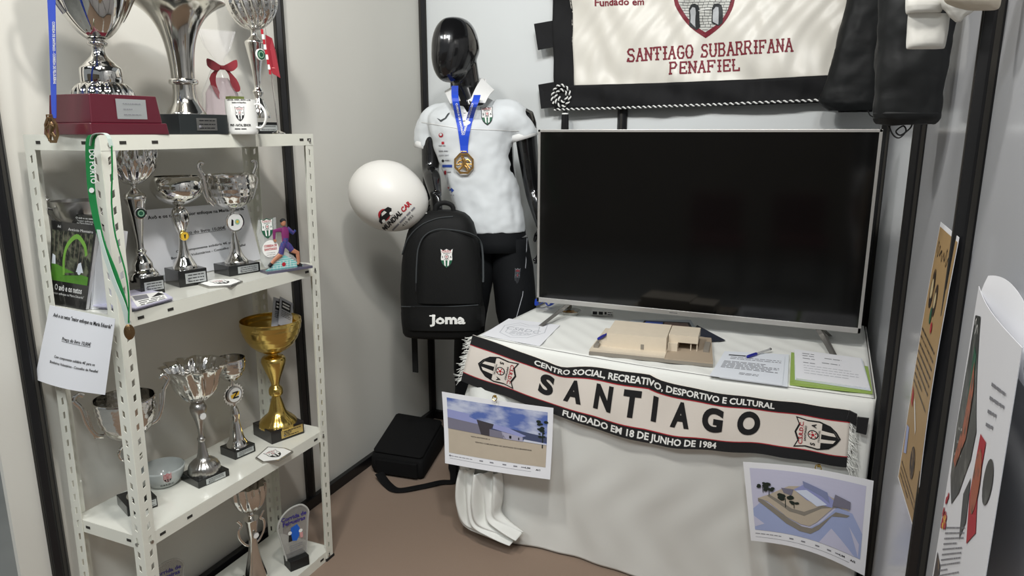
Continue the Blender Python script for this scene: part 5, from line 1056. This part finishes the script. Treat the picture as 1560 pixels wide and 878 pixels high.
b.loft(rr, goldm, loop=True)
def mq(x, z): return mc + SX * x + Vector((0, 0, z)) + FX * .004
for pts, r_ in (([(-.005, .018), (.004, .004), (-.004, -.008)], .008), ([(-.004, -.008), (-.012, -.018), (-.02, -.024)], .005), ([(0, -.008), (.010, -.014), (.014, -.028)], .005), ([(.002, .010), (.016, .014), (.024, .006)], .004), ([(-.004, .012), (-.016, .010), (-.024, .002)], .004), ([(-.03, -.006), (0, -.002), (.03, -.004)], .003), ([(.008, -.002), (.02, -.018)], .005)): b.tube([mq(*p) for p in pts], r_, goldm, 8, flat=.5, ref=FX)
b.lathe([(.0002, 0), (.006, .003), (.006, .009), (.0002, .013)], goldm, 10, c=tuple(mq(-.006, .018))); b.tube([mq(-.010, .038), mq(-.010, .045), mq(.010, .045), mq(.010, .038)], .002, goldm, 6); b.build('medallion', mdl)
# ------------------------------------------------------------------ backpack
BF = Vector((.36, -.93, 0)).normalized(); BS = Vector((.93, .36, 0)).normalized(); yb_ = -.66
bp = empty('backpack', mpx(675, 510, yb_), 0, 'black backpack with club crest and white lettering held by the mannequin', 'backpack')
kb = depth(mpx(676, 420, yb_)) / CAM_F; nyl = mat('black_nylon', (12, 13, 13), .7, var=.15, vs=30, bump=.4, bs=500, spec=.35)
rows = [(508, 676, 61, .085), (503, 675, 63, .095), (490, 675, 65, .10), (474, 675, 66, .10), (468, 675, 64.5, .095), (455, 674, 64, .098), (430, 674, 63, .10), (400, 673, 61, .10), (375, 673, 58, .097), (355, 673, 53, .09), (340, 674, 48, .082), (331, 675, 41, .07), (325, 676, 33, .056), (321, 677, 20, .04)]
b = MB(); b.loft([ell(mpx(cx, py, yb_), BS, BF, hw * kb * .97, dp, 56, pw=3.2, fn=lambda t_, i=i: 1 + .008 * sin(5 * t_ + i)) for i, (py, cx, hw, dp) in enumerate(rows)], nyl); bo = b.build('body', bp, ang=60); BB = b.bvh()
# front pocket panel raised
fm = lambda px, py: cam_map(BB)(px, -py)
def bump_panel(name, rows, off, m):
    q = MB(); R1 = []
    for py, x0, x1 in rows:
        ln_ = []
        for j in range(17):
            u = j / 16; h = fm(x0 + (x1 - x0) * u, py); ln_.append((h[0] + h[1] * (off * sin(pi * u) ** .35)) if h else mpx(x0 + (x1 - x0) * u, py, yb_))
        R1.append(ln_)
    q.loft(R1, m, closed=False); return q.build(name, bp, ang=60)
bump_panel('front_pocket', [(352, 668, 690), (356, 650, 706), (364, 642, 722), (378, 640, 728), (400, 638, 730), (430, 637, 731), (462, 636, 731)], .012, nyl)
bump_panel('base_compartment', [(466, 613, 738), (472, 612, 739), (485, 613, 739), (497, 616, 738), (503, 620, 735)], .010, nyl)
def piping(name, pts, w_, m, o=.014):
    q = MB(); P3 = [fm(x, y) for x, y in smooth(pts, 4)]; P3 = [h[0] + h[1] * o for h in P3 if h]; q.tube(P3, w_, m, 8, flat=.6); return q.build(name, bp)
piping('zip', [(636, 440), (637, 400), (640, 375), (650, 358), (668, 350), (690, 351), (712, 356), (726, 368), (730, 390), (731, 430)], .0040, greyc)
piping('zip', [(614, 388), (622, 365), (640, 345), (665, 334), (690, 331)], .0030, greyc, .003); piping('zip', [(613, 467), (640, 467), (680, 467), (738, 464)], .0036, greyc, .004)
piping('zip_puller', [(637, 430), (637, 442)], .0035, ink, .02)
P = Print(); crest(P, 681, -393, 24, base=ink, low=green, sx=20); P.build('crest', bp, cam_map(BB), off=.0135, maxe=6) if False else None
def lifted(bvh, o):
    g_ = cam_map(bvh)
    def f(u, v):
        h = g_(u, v); return (h[0] + h[1] * o, h[1]) if h else None
    return f
P.build('crest', bp, lifted(BB, .0135), off=.0004, maxe=6)
P = Print(); P.text('Joma', 682, -492, 12.5, whitep, 1, width=53, bold=.04)
for x0, x1, y in ((655, 664, -480.5), (663.5, 0, 0)): 
    if x1: P.rect(x0, y, x1, y - 2, whitep)
P.build('lettering', bp, lifted(BB, .0125), off=.0004, maxe=6)
tp_ = mpx(677, 322, yb_); b = MB(); b.tube([tp_ + BS * x + Vector((0, 0, z)) for x, z in smooth([(-.035, -.01), (-.03, .02), (0, .032), (.03, .02), (.035, -.012)], 4)], .009, nyl, 8, flat=.4, ref=BF); b.build('handle', bp)
b = MB(); b.box(mpx(632, 535, yb_), (.024, .006, .18), nyl); b.build('strap_tail', bp, smooth=False)
b = MB(); b.tube([mpx(*q, yb_ + .10) for q in smooth([(650, 330), (632, 365), (618, 420), (618, 480), (624, 505)], 4)], .018, nyl, 8, flat=.3, ref=BF); b.build('shoulder_strap', bp)
# ------------------------------------------------------------------ balloon
yc = -.76; c = mpx(591, 299, yc); k = depth(c) / CAM_F; bl = empty('balloon', c, 0, 'white printed balloon beside the mannequin\'s hand', 'balloon')
ax = Vector((.88, .30, -.42)).normalized(); s1 = ax.cross(Vector((0, 1, 0))).normalized(); s2 = ax.cross(s1).normalized(); b = MB(); rr = []
for i in range(33):
    v = i / 32; z = cos(pi * v); r_ = sin(pi * v) * 53 * k * (1 - .06 * max(0, -z)); rr.append([c - ax * (z * 61 * k * (1 if z > 0 else 1.04)) + s1 * (r_ * cos(t_)) + s2 * (r_ * sin(t_)) + Vector((0, 0, 0)) for t_ in [2 * pi * j / 48 for j in range(48)]])
for r_ in rr:
    for p in r_:
        if (r_[0] - r_[1]).length < 1e-5: p += Vector((1e-5, 0, 0))
latex = mat('white_latex', (226, 224, 218), .42, var=.01, coat=.25); b.loft(rr, latex); bal = b.build('envelope', bl, ang=180); BL_ = b.bvh()
b = MB(); e_ = c + ax * 63 * k; b.tube([e_ - ax * .002, e_ + ax * .008, e_ + ax * .016], [.004, .005, .010], latex, 10); b.build('knot', bl)
P = Print(); P.push(600, -327, 1.15, 1.15, R_(46)); P.disc(-9, 9, 8, red, 1); P.poly([(-20, 3), (-2, 3), (4, 8), (2, 13), (-8, 15), (-14, 12), (-20, 8)], ink, 2); P.poly([(-12, 10), (-4, 9), (-5, 13), (-10, 13)], latex, 3); P.disc(-15, 4, 2.3, whitep, 3); P.disc(-1, 4, 2.3, whitep, 3)
P.text('MUNDIAL', -24, -7, 6.5, ink, 1, align='L', width=33, bold=.045, shear=.12); P.text('CAR', 10.5, -7, 6.5, red, 1, align='L', width=16, bold=.045, shear=.12); P.lines(-16, 26, -13, -14, 1, inkg, h=2.2); P.text('415 852', -3, -20, 3.2, ink, 1, align='L', width=20); P.pop()
P.build('print', bal, cam_map(BL_), off=.0008, maxe=5)
# ------------------------------------------------------------------ shoulder bag on the floor
bg = empty('shoulder_bag', at(625, 720, 2, 0), 0, 'black fabric shoulder bag lying on the carpet in the corner', 'bag')
f0, f1 = at(566, 722, 2, 0), at(645, 734, 2, 0); b0, b1 = at(605, 668, 2, 0), at(678, 680, 2, 0)
f0.x = max(.06, f0.x)
def quadring(z, ins, lift=0): 
    c_ = (f0 + f1 + b0 + b1) / 4; o_ = []
    for p, q in ((f0, f1), (f1, b1), (b1, b0), (b0, f0)):
        for u in (0.04, .35, .65, .96):
            r_ = p.lerp(q, u); r_ = c_ + (r_ - c_) * (1 - ins); t_ = ((r_ - f0).dot((b0 - f0).normalized())) / (b0 - f0).length; o_.append(Vector((r_.x, r_.y, z * (1 + lift * t_))))
    return o_
fab = mat('matt_black_bag_fabric', (11, 11, 12), .85, var=.2, vs=25, bump=.4, bs=600, spec=.3)
b = MB(); b.loft([quadring(.002, .04), quadring(.03, -.02), quadring(.080, .0, .25), quadring(.095, .05, .3)], fab); b.build('body', bg, bevel=.008)
b = MB(); b.loft([quadring(.097, .06, .3), quadring(.105, .05, .3), quadring(.110, .12, .3)], fab); b.build('flap', bg, bevel=.004)
b = MB(); q0, q1 = f0.lerp(f1, .12), f0.lerp(f1, .9); fn_ = Vector(((f1 - f0).y, -(f1 - f0).x, 0)).normalized()
b.add([q0 + fn_ * .010 + Vector((0, 0, .012)), q1 + fn_ * .010 + Vector((0, 0, .012)), q1 + fn_ * .012 + Vector((0, 0, .078)), q0 + fn_ * .012 + Vector((0, 0, .078)), q0 - fn_ * .02 + Vector((0, 0, .012)), q1 - fn_ * .02 + Vector((0, 0, .012)), q1 - fn_ * .02 + Vector((0, 0, .078)), q0 - fn_ * .02 + Vector((0, 0, .078))], [(0, 1, 2, 3), (0, 4, 5, 1), (1, 5, 6, 2), (2, 6, 7, 3), (3, 7, 4, 0)], fab); b.build('front_pocket', bg, smooth=False, bevel=.004)
b = MB(); b.tube([at(x, y, 2, .008) + Vector((0, 0, z)) for x, y, z in smooth([(578, 728, .02), (590, 738, .0), (606, 747, 0), (640, 742, 0), (672, 735, 0), (692, 732, 0), (690, 715, .03)], 5)], .020, fab, 8, flat=.2); b.build('strap', bg)
# mannequin shoes region: round stand plate
b = MB(); b.lathe([(.0002, 0), (.17, 0), (.17, .006), (.16, .009), (.0002, .009)], black_al, 48, c=(.50, -.40, 0)); b.tube([(.50, -.36, .008), (.50, -.36, .45)], .008, satin, 10); b.build('stand', mn, world=True)
# ------------------------------------------------------------------ banner on the back wall
yB = -.045; bn = empty('banner', mpx(1040, 165, yB), 0, 'cream satin club banner with black border and crimson lettering on the back wall', 'banner')
satinw = mat('cream_satin', (218, 214, 204), .38, var=.03, vs=4, bump=.12, bs=9, sheen=.2); blk = mat('black_velvet', (16, 16, 18), .85, var=.2, vs=40)
def bz(u, v): return .0035 * sin(13 * u + 10 * v + 1.5 * sin(7 * u)) + .002 * sin(31 * u - 14 * v + 3 * sin(5 * v)) + .006 * sin(5 * u + 9 * v + 2 * sin(4 * v)) + .003 * sin(17 * u - 8 * v)
def bf(u, v):                                            # u,v in photo pixels -> banner surface
    p = at(u, v, 1, yB); p.y -= bz(p.x * 3, p.z * 3) + .008; return p
b = MB(); b.grid(lambda s, t_: bf(862 + (1300 - 862) * s + 14 * t_ * (1 - s), -150 + (282 + (-18) * s) * t_ + 3 * sin(pi * s)), 110, 80, satinw); fd = b.build('field', bn, ang=180, solid=.002)
b = MB()
def blade(f, nu, nv): b.grid(f, nu, nv, blk)
blade(lambda s, t_: bf(838 + 30 * s + 8 * t_, -150 + 315 * t_) + Vector((0, .001 if s < .95 else 0, 0)), 8, 60)
blade(lambda s, t_: bf(846 + 454 * s, (131 - 18 * s + 2 * sin(pi * s)) + (34 + 8 * s) * t_) + Vector((0, -.001, 0)), 110, 8)
b.build('border', bn, ang=180, solid=.003)
for pts, nm in (([(815, 37), (842, 32), (845, 72), (822, 77)], 0), ([(820, 129), (846, 125), (850, 163), (826, 166)], 1)):
    q = MB(); P3 = [bf(x, y) + Vector((0, .004, 0)) for x, y in pts]; q.loft([P3, [p + Vector((0, -.004, 0)) for p in P3]], blk); q.build('tab', bn, smooth=False)
mar = mat('crimson_embroidery', (118, 30, 44), .6, bump=.3, bs=900); dk = mat('dark_embroidery', (38, 40, 42), .6)
SF = {  # ornamental capitals as strokes in a 0..1 box
 'S': [[(.9, .82), (.75, 1), (.3, 1), (.1, .8), (.2, .6), (.8, .42), (.92, .22), (.72, 0), (.25, 0), (.08, .18)], [(0, .0), (.16, .25)], [(.35, .5), (.7, .55)]],
 'A': [[(.08, 0), (.5, 1), (.92, 0)], [(.25, .38), (.78, .38)], [(-.05, 0), (.24, 0)], [(.76, 0), (1.05, 0)], [(.38, 1), (.62, 1)]],
 'N': [[(.12, 0), (.12, 1), (.88, 0), (.88, 1)], [(-.05, 0), (.3, 0)], [(-.05, 1), (.2, 1)], [(.72, 1), (1.05, 1)], [(0, .5), (.24, .5)], [(.76, .5), (1, .5)]],
 'T': [[(.5, 0), (.5, 1)], [(.02, .78), (.02, 1), (.98, 1), (.98, .78)], [(.3, 0), (.7, 0)], [(.3, .5), (.7, .5)]],
 'I': [[(.5, 0), (.5, 1)], [(.15, 0), (.85, 0)], [(.15, 1), (.85, 1)], [(.2, .5), (.8, .5)]],
 'G': [[(.9, .8), (.72, 1), (.3, 1), (.08, .75), (.08, .25), (.3, 0), (.72, 0), (.92, .2), (.92, .45), (.55, .45)], [(0, .5), (.2, .5)]],
 'O': [[(.3, 0), (.7, 0), (.92, .25), (.92, .75), (.7, 1), (.3, 1), (.08, .75), (.08, .25), (.3, 0)], [(-.02, .5), (.2, .5)], [(.8, .5), (1.02, .5)]],
 'U': [[(.1, 1), (.1, .25), (.3, 0), (.7, 0), (.9, .25), (.9, 1)], [(-.05, 1), (.25, 1)], [(.75, 1), (1.05, 1)], [(0, .5), (.22, .5)], [(.78, .5), (1, .5)]],
 'B': [[(.12, 0), (.12, 1), (.7, 1), (.88, .8), (.7, .53), (.12, .53)], [(.7, .53), (.92, .28), (.72, 0), (0, 0)], [(0, 1), (.15, 1)]],
 'R': [[(.12, 0), (.12, 1), (.7, 1), (.88, .78), (.7, .5), (.12, .5)], [(.5, .5), (.95, 0)], [(-.05, 0), (.3, 0)], [(.8, 0), (1.08, 0)], [(0, 1), (.15, 1)]],
 'F': [[(.15, 0), (.15, 1), (.95, 1), (.95, .8)], [(.15, .5), (.65, .5)], [(0, 0), (.35, 0)], [(.65, .4), (.65, .6)], [(0, 1), (.2, 1)]],
 'P': [[(.15, 0), (.15, 1), (.7, 1), (.9, .76), (.7, .48), (.15, .48)], [(0, 0), (.35, 0)], [(0, 1), (.2, 1)]],
 'E': [[(.95, .2), (.95, 0), (.15, 0), (.15, 1), (.95, 1), (.95, .8)], [(.15, .5), (.7, .5)], [(.7, .4), (.7, .6)]],
 'L': [[(.15, 1), (.15, 0), (.95, 0), (.95, .22)], [(0, 1), (.35, 1)], [(0, .5), (.3, .5)]]}
def ornate(P, s, x0, y0, x1, y1, h0, h1, m, wd):
    n = len(s); wts = [.62 if ch == 'I' else (.7 if ch == ' ' else 1) for ch in s]; tot = sum(wts); acc = 0
    for ch, w_ in zip(s, wts):
        a_ = acc / tot; acc += w_; bb_ = acc / tot
        if ch == ' ': continue
        cw = (x1 - x0) * (bb_ - a_) * .80; X = x0 + (x1 - x0) * a_; Y = y0 + (y1 - y0) * a_; h = h0 + (h1 - h0) * a_; sl = (y1 - y0) / (x1 - x0)
        for st in SF[ch]: P.line([(X + cw * u, Y + sl * cw * u + h * v) for u, v in st], wd, m, 1)
P = Print(); ornate(P, 'SANTIAGO SUBARRIFANA', 957, -94, 1210, -78, 18, 19, mar, 2.6); ornate(P, 'PENAFIEL', 1021, -113, 1130, -107, 17, 16.5, mar, 2.6)
P.text('Fundado em', 908, -10, 11, mar, 1, align='L', width=74, bold=.03, rot=.03)
def arc(pts): return [(x, -y) for x, y in pts]
shp = smooth([(1026, -40), (1027, 0), (1036, 22), (1052, 42), (1075, 58)], 3) + smooth([(1075, 58), (1098, 42), (1112, 24), (1120, 0), (1124, -40)], 3)[1:]
P.poly(arc(shp), mar, 1); cxm = 1075; inner = [(cxm + (x - cxm) * .87, y * .87 - 1 if y > 0 else y) for x, y in shp]; P.poly(arc(inner), mat('pale_grey_embroidery', (196, 196, 190), .6), 2)
for i in range(13):
    y = 46 - i * 4.2; row = [q for q in inner if q[1] > y]; 
    hw = max((abs(x - cxm) for x, yy_ in inner if abs(yy_ - y) < 5), default=4) - 1.5
    if hw > 3:
        P.line([(cxm - hw, -y), (cxm + hw, -y)], .7, dk, 3)
        q = cxm - hw + (4 if i % 2 else 8)
        while q < cxm + hw: P.line([(q, -y), (q, -y + 4)], .6, dk, 3); q += 8
for cx, x0 in ((1059, 0), (1094, 0)):
    P.poly([(cx - 9, -40 if cx < 1070 else -36), (cx - 9, -14), (cx - 5, -7), (cx + 1, -6), (cx + 6, -9), (cx + 8, -16), (cx + 8, -42 if cx < 1070 else -36), (cx + 2, -46 if cx < 1070 else -40)], dk, 4); P.poly([(cx - 7, -34), (cx - 7, -16), (cx - 3, -11), (cx + 1, -12), (cx + 2, -20), (cx + 1, -42 if cx < 1070 else -38)], mat('grey_arch_embroidery', (176, 178, 180), .6), 5)
P.line([(1066, -17), (1085, -14)], 1, whitep, 6)
def bfm(u, v):
    p = bf(u, -v); du = bf(u + 1, -v) - bf(u - 1, -v); dv = bf(u, -v - 1) - bf(u, -v + 1); n = du.cross(dv).normalized(); return (p + n * .0012, n)
P.build('embroidery', fd, bfm, off=.0006, maxe=6)
# twisted cord along the lower edge, rosette, tassel
def twisted(name, path, r, parent):
    q = MB()
    Ls = [0]; 
    for a_, c_ in zip(path, path[1:]): Ls.append(Ls[-1] + (c_ - a_).length)
    for ph, m in ((0, whitep), (pi, ink)):
        pts = []
        N_ = int(Ls[-1] / .0028); j = 0
        for i in range(N_ + 1):
            s_ = Ls[-1] * i / N_
            while j < len(Ls) - 2 and Ls[j + 1] < s_: j += 1
            f = (s_ - Ls[j]) / max(1e-6, Ls[j + 1] - Ls[j]); p = path[j].lerp(path[j + 1], f); t_ = (path[j + 1] - path[j]).normalized(); n1 = Vector((0, -1, 0)); n2 = t_.cross(n1).normalized(); a_ = s_ / .0165 * 2 * pi * .75 + ph
            pts.append(p + n1 * (r * .55 * cos(a_)) + n2 * (r * .55 * sin(a_)))
        q.tube(pts, r * .62, m, 5, ref=(0, -1, .01))
    return q.build(name, parent)
twisted('cord', [bf(846 + (1262 - 846) * i / 60, 166 - 15 * (i / 60) ** 1.25 + 1) + Vector((0, -.005, 0)) for i in range(61)], .0052, bn)
rp_ = []
for i in range(60):
    a_ = i / 59 * 2 * pi * 2.1 + 2.6; r_ = 15 - 11 * i / 59; rp_.append(bf(858 + r_ * cos(a_), 148 + r_ * 1.35 * sin(a_)) + Vector((0, -.010, 0)))
twisted('rosette', rp_, .0058, bn)
b = MB(); t0 = bf(863, 168) + Vector((0, -.004, 0)); kk = depth(t0) / CAM_F; b.lathe([(.0002, 0), (.008, -.004), (.012, -.014), (.015, -.020), (.016, -.085), (.013, -.11), (.0002, -.112)], blk, 20, c=tuple(t0), fn=lambda t_, z: 1 + .06 * cos(10 * t_)); b.lathe([(.013, -.012), (.0145, -.016), (.013, -.02)], whitep, 16, c=tuple(t0)); b.build('tassel', bn)
# ------------------------------------------------------------------ garments hanging at the right
def garment(name, rows, m, parent, th=.05, amp=.05, seed=0, n=96, crm=.014):
    b = MB(); rr = []
    for i, (py, x0, x1, y, *t_) in enumerate(rows):
        a = at(x0, py, 1, y); c = at(x1, py, 1, y); md_ = (a + c) / 2; hw = (c - a).length / 2; dp = t_[0] if t_ else th
        rr.append(ell(md_, (c - a).normalized(), Vector((0, -1, 0)), hw, dp, n, pw=2.6, fn=lambda q, i=i: 1 + amp * (.5 * sin(4 * q + i * .35 + seed) + .3 * sin(7 * q - i * .5 + seed) + .2 * sin(12 * q + seed * 2))))
    rr2 = []
    for a_, c_ in zip(rr, rr[1:]): rr2 += [[p.lerp(q, k_ / 3) for p, q in zip(a_, c_)] for k_ in range(3)]
    b.loft(rr2 + [rr[-1]], m, True, True); return crumple(b.build(name, parent, ang=180), crm, .07)
jk = mat('black_padded_nylon', (18, 20, 21), .6, var=.15, vs=12, bump=.6, bs=22, spec=.4)
def dense(rows, n=4): return smooth(rows, n)
j1 = empty('jacket', mpx(1300, 160, -.13), 0, 'black padded jacket hanging over the right end of the banner', 'jacket', 'black jackets hanging in the right corner')
garment('sleeve', dense([(168, 1262, 1334, -.13, .03), (160, 1250, 1338, -.13, .04), (150, 1248, 1340, -.13, .045), (110, 1262, 1345, -.13, .05), (60, 1275, 1352, -.13, .055), (0, 1290, 1370, -.13, .06), (-60, 1300, 1390, -.13, .06)]), jk, j1, amp=.03)
garment('hem_lining', [(171, 1277, 1330, -.10, .02), (160, 1274, 1332, -.10, .025), (140, 1274, 1335, -.10, .025)], nyl, j1, amp=.02)
j2 = empty('jacket', mpx(1385, 188, -1.35), 0, 'second black jacket nearest the right wall, drawstrings dangling from its hem', 'jacket', 'black jackets hanging in the right corner')
yj = -1.35
garment('body', dense([(188, 1334, 1424, yj, .03), (182, 1331, 1430, yj, .04), (172, 1331, 1433, yj, .045), (120, 1333, 1440, yj, .05), (60, 1336, 1450, yj, .05), (0, 1340, 1460, yj, .05), (-60, 1345, 1470, yj, .05), (-200, 1350, 1495, yj, .05)]), jk, j2, amp=.03, seed=2)
garment('hem_band', dense([(188.5, 1335, 1422, yj, .032), (180, 1331.5, 1431, yj, .043), (173, 1331, 1433, yj, .047)], 3), jk, j2, amp=.012, seed=2)
b = MB(); b.tube([at(x, y, 1, yj - .02) for x, y in smooth([(1352, 186), (1360, 205), (1370, 210), (1380, 200), (1376, 192), (1365, 200), (1372, 206), (1386, 196), (1390, 188)], 5)], .0017, ink, 6); b.build('drawstring', j2)
b = MB(); b.tube([at(x, y, 1, -.16) for x, y in smooth([(1322, 168), (1326, 176), (1334, 178), (1330, 170)], 5)], .0022, ink, 6); b.build('drawstring', j1)
wsm = mat('white_cotton_jersey', (228, 227, 220), .8, var=.02, bump=.3, bs=60, sheen=.1); yw = -1.70
ws = empty('shirt', mpx(1415, 75, yw), 0, 'white jersey with folded cuff hanging in front of the black jackets', 'shirt')
garment('sleeve', dense([(74, 1382, 1438, yw, .012), (68, 1382, 1440, yw, .018), (40, 1382, 1446, yw, .02), (22, 1382, 1449, yw, .02)]), wsm, ws, crm=.006, amp=.02)
garment('turn_up', dense([(21, 1381, 1432, yw - .01, .02), (16, 1380, 1436, yw - .01, .024), (0, 1380, 1445, yw - .01, .025), (-50, 1384, 1460, yw, .025), (-200, 1390, 1500, yw, .025)]), wsm, ws, crm=.006, amp=.02, seed=1)
garment('body_fold', dense([(33, 1455, 1464, yw - .03, .008), (26, 1446, 1470, yw - .03, .012), (18, 1440, 1482, yw - .03, .015), (4, 1432, 1490, yw - .03, .018), (-40, 1430, 1494, yw - .03, .02)]), wsm, ws, crm=.006, amp=.04, seed=3)
bs_ = empty('shirt', mpx(1480, 15, -1.86), 0, 'beige cloth garment edge at the top right, above the jersey cuff', 'shirt')
garment('hem', dense([(14, 1470, 1520, -1.86, .015), (8, 1452, 1523, -1.86, .02), (-4, 1438, 1525, -1.86, .022), (-50, 1430, 1530, -1.86, .022), (-200, 1440, 1550, -1.86, .022)]), mat('beige_cotton', (200, 190, 172), .8, bump=.2, bs=60), bs_, crm=.006, amp=.02)
b = MB(); b.tube([(1.80, -.004, 2.17), (1.80, -.13, 2.17), (1.90, -.9, 2.17), (1.91, -2.2, 2.17)], .012, satin, 12); tag(b.build('coat_rail'), 'chrome rail above the frame from which the jackets hang', 'rail')
# ------------------------------------------------------------------ posters on the right wall
kraft = mat('kraft_poster', (172, 142, 98), .55, var=.12, vs=10); choc = mat('dark_food_print', (44, 34, 28), .5, vs=50, mix=(150, 120, 80), lo=.5, hi=.7)
P = Print(); P.rect(.03, .01, .99, .985, kraft); P.line(smooth([(.12, .90), (.16, .94), (.20, .89), (.26, .93), (.30, .90), (.38, .92), (.44, .89), (.50, .92), (.58, .90), (.64, .94), (.68, .89), (.76, .92), (.86, .90)], 4), .008, choc, 2)
for cx, cy, r_ in ((.25, .78, .10), (.50, .76, .08)): P.disc(cx, cy, r_, choc, 2, ry=r_ * .7); P.disc(cx, cy, r_ * .55, mat('cream_food_print', (206, 190, 150), .5, var=.3, vs=50), 3, ry=r_ * .35)
P.disc(.42, .70, .05, green, 3, ry=.03); P.disc(.55, .67, .04, red, 3, ry=.02); P.lines(.08, .9, .62, .42, 8, choc, h=.008, l=2); P.poly([(.1, .40), (.2, .38), (.22, .33), (.12, .34)], red, 2); P.line([(.3, .37), (.55, .29)], .02, whitep, 2)
P.poly([(.08, .24), (.22, .25), (.25, .15), (.12, .13)], mat('periwinkle_print', (156, 170, 218), .5), 2); P.disc(.6, .18, .12, choc, 2, ry=.06); P.lines(.1, .9, .09, .04, 3, choc, h=.006, l=2)
xw = W - .012
def rw(x, y, o=0): return at(x, y, 0, xw - o)
A_, B_, C_, D_ = rw(1376, 729), rw(1393, 812, .004), rw(1461, 362, .004), rw(1433, 338)
sheet('poster', (A_, B_, C_, D_), 'brown kraft food poster on the right wall between two black posts', 'poster', P, lambda u, v: Vector((-.006 * sin(pi * v) - .010 * (1 - v) ** 3 * (1 - u), 0, 0)), group='food posters on the right wall')
P = Print(); chl = mat('chalkboard_print', (50, 54, 52), .45, vs=26, mix=(108, 110, 104), lo=.5, hi=.72); food = mat('orange_food_print', (168, 88, 56), .5, vs=60, mix=(70, 60, 40), lo=.5, hi=.65)
P.poly([(.10, .93), (.30, .95), (.42, .80), (.58, .62), (.55, .52), (.40, .40), (.25, .36), (.10, .45), (.04, .60)], chl, 1); P.poly([(.26, .86), (.36, .84), (.40, .70), (.28, .68)], green, 2); P.poly([(.34, .82), (.42, .74), (.40, .58), (.22, .48), (.14, .50), (.28, .62)], food, 3); P.line(smooth([(.16, .91), (.20, .93), (.22, .89), (.26, .92), (.30, .90)], 3), .006, whitep, 3); P.lines(.12, .32, .60, .52, 3, whitep, h=.008)
P.poly([(.66, .62), (.76, .60), (.74, .42), (.80, .26), (.68, .22), (.62, .40)], red, 1); P.disc(.70, .45, .06, food, 2, ry=.12); P.disc(.86, .46, .06, chl, 1, ry=.09); P.poly([(.5, .40), (.60, .46), (.62, .30), (.54, .24)], chl, 1)
for i in range(14): P.disc(.10 + random.uniform(-.05, .08), .34 + random.uniform(-.06, .05), .022, red, 2, ry=.013, n=8)
P.disc(.12, .30, .05, yellow, 2, ry=.025); P.lines(.20, .62, .28, .04, 14, inkg, h=.006); P.poly([(.06, .2), (.2, .15), (.24, .0), (.04, .0)], choc, 1); P.lines(.72, .92, .80, .66, 4, inkg, h=.012)
A_, B_, C_, D_ = rw(1412, 930), rw(1497, 905, .03), rw(1557, 530, .03), rw(1491, 436)
sheet('poster', (A_, B_, C_, D_), 'white food menu poster with curling top on the right wall nearest the camera', 'poster', P, lambda u, v: Vector((-.006 * sin(pi * u) * v, 0, 0)), group='food posters on the right wall', nu=20, nv=20)
b = MB(); t0, t1 = rw(1503, 436, .001), rw(1575, 520, .006)
b.thin(lambda u, v: t0.lerp(t1, u) + Vector((-.006 * sin(pi * v), 0, .030 * sin(pi * (u * .7 + .15)) * v - .05 * (1 - v))), 16, 6, paper, .0006); tag(b.build('poster', None, ang=50), 'blank white sheet curling up behind the top of the food menu poster', 'poster')
for o in list(bpy.data.objects):
    if '_m' in o: del o['_m']
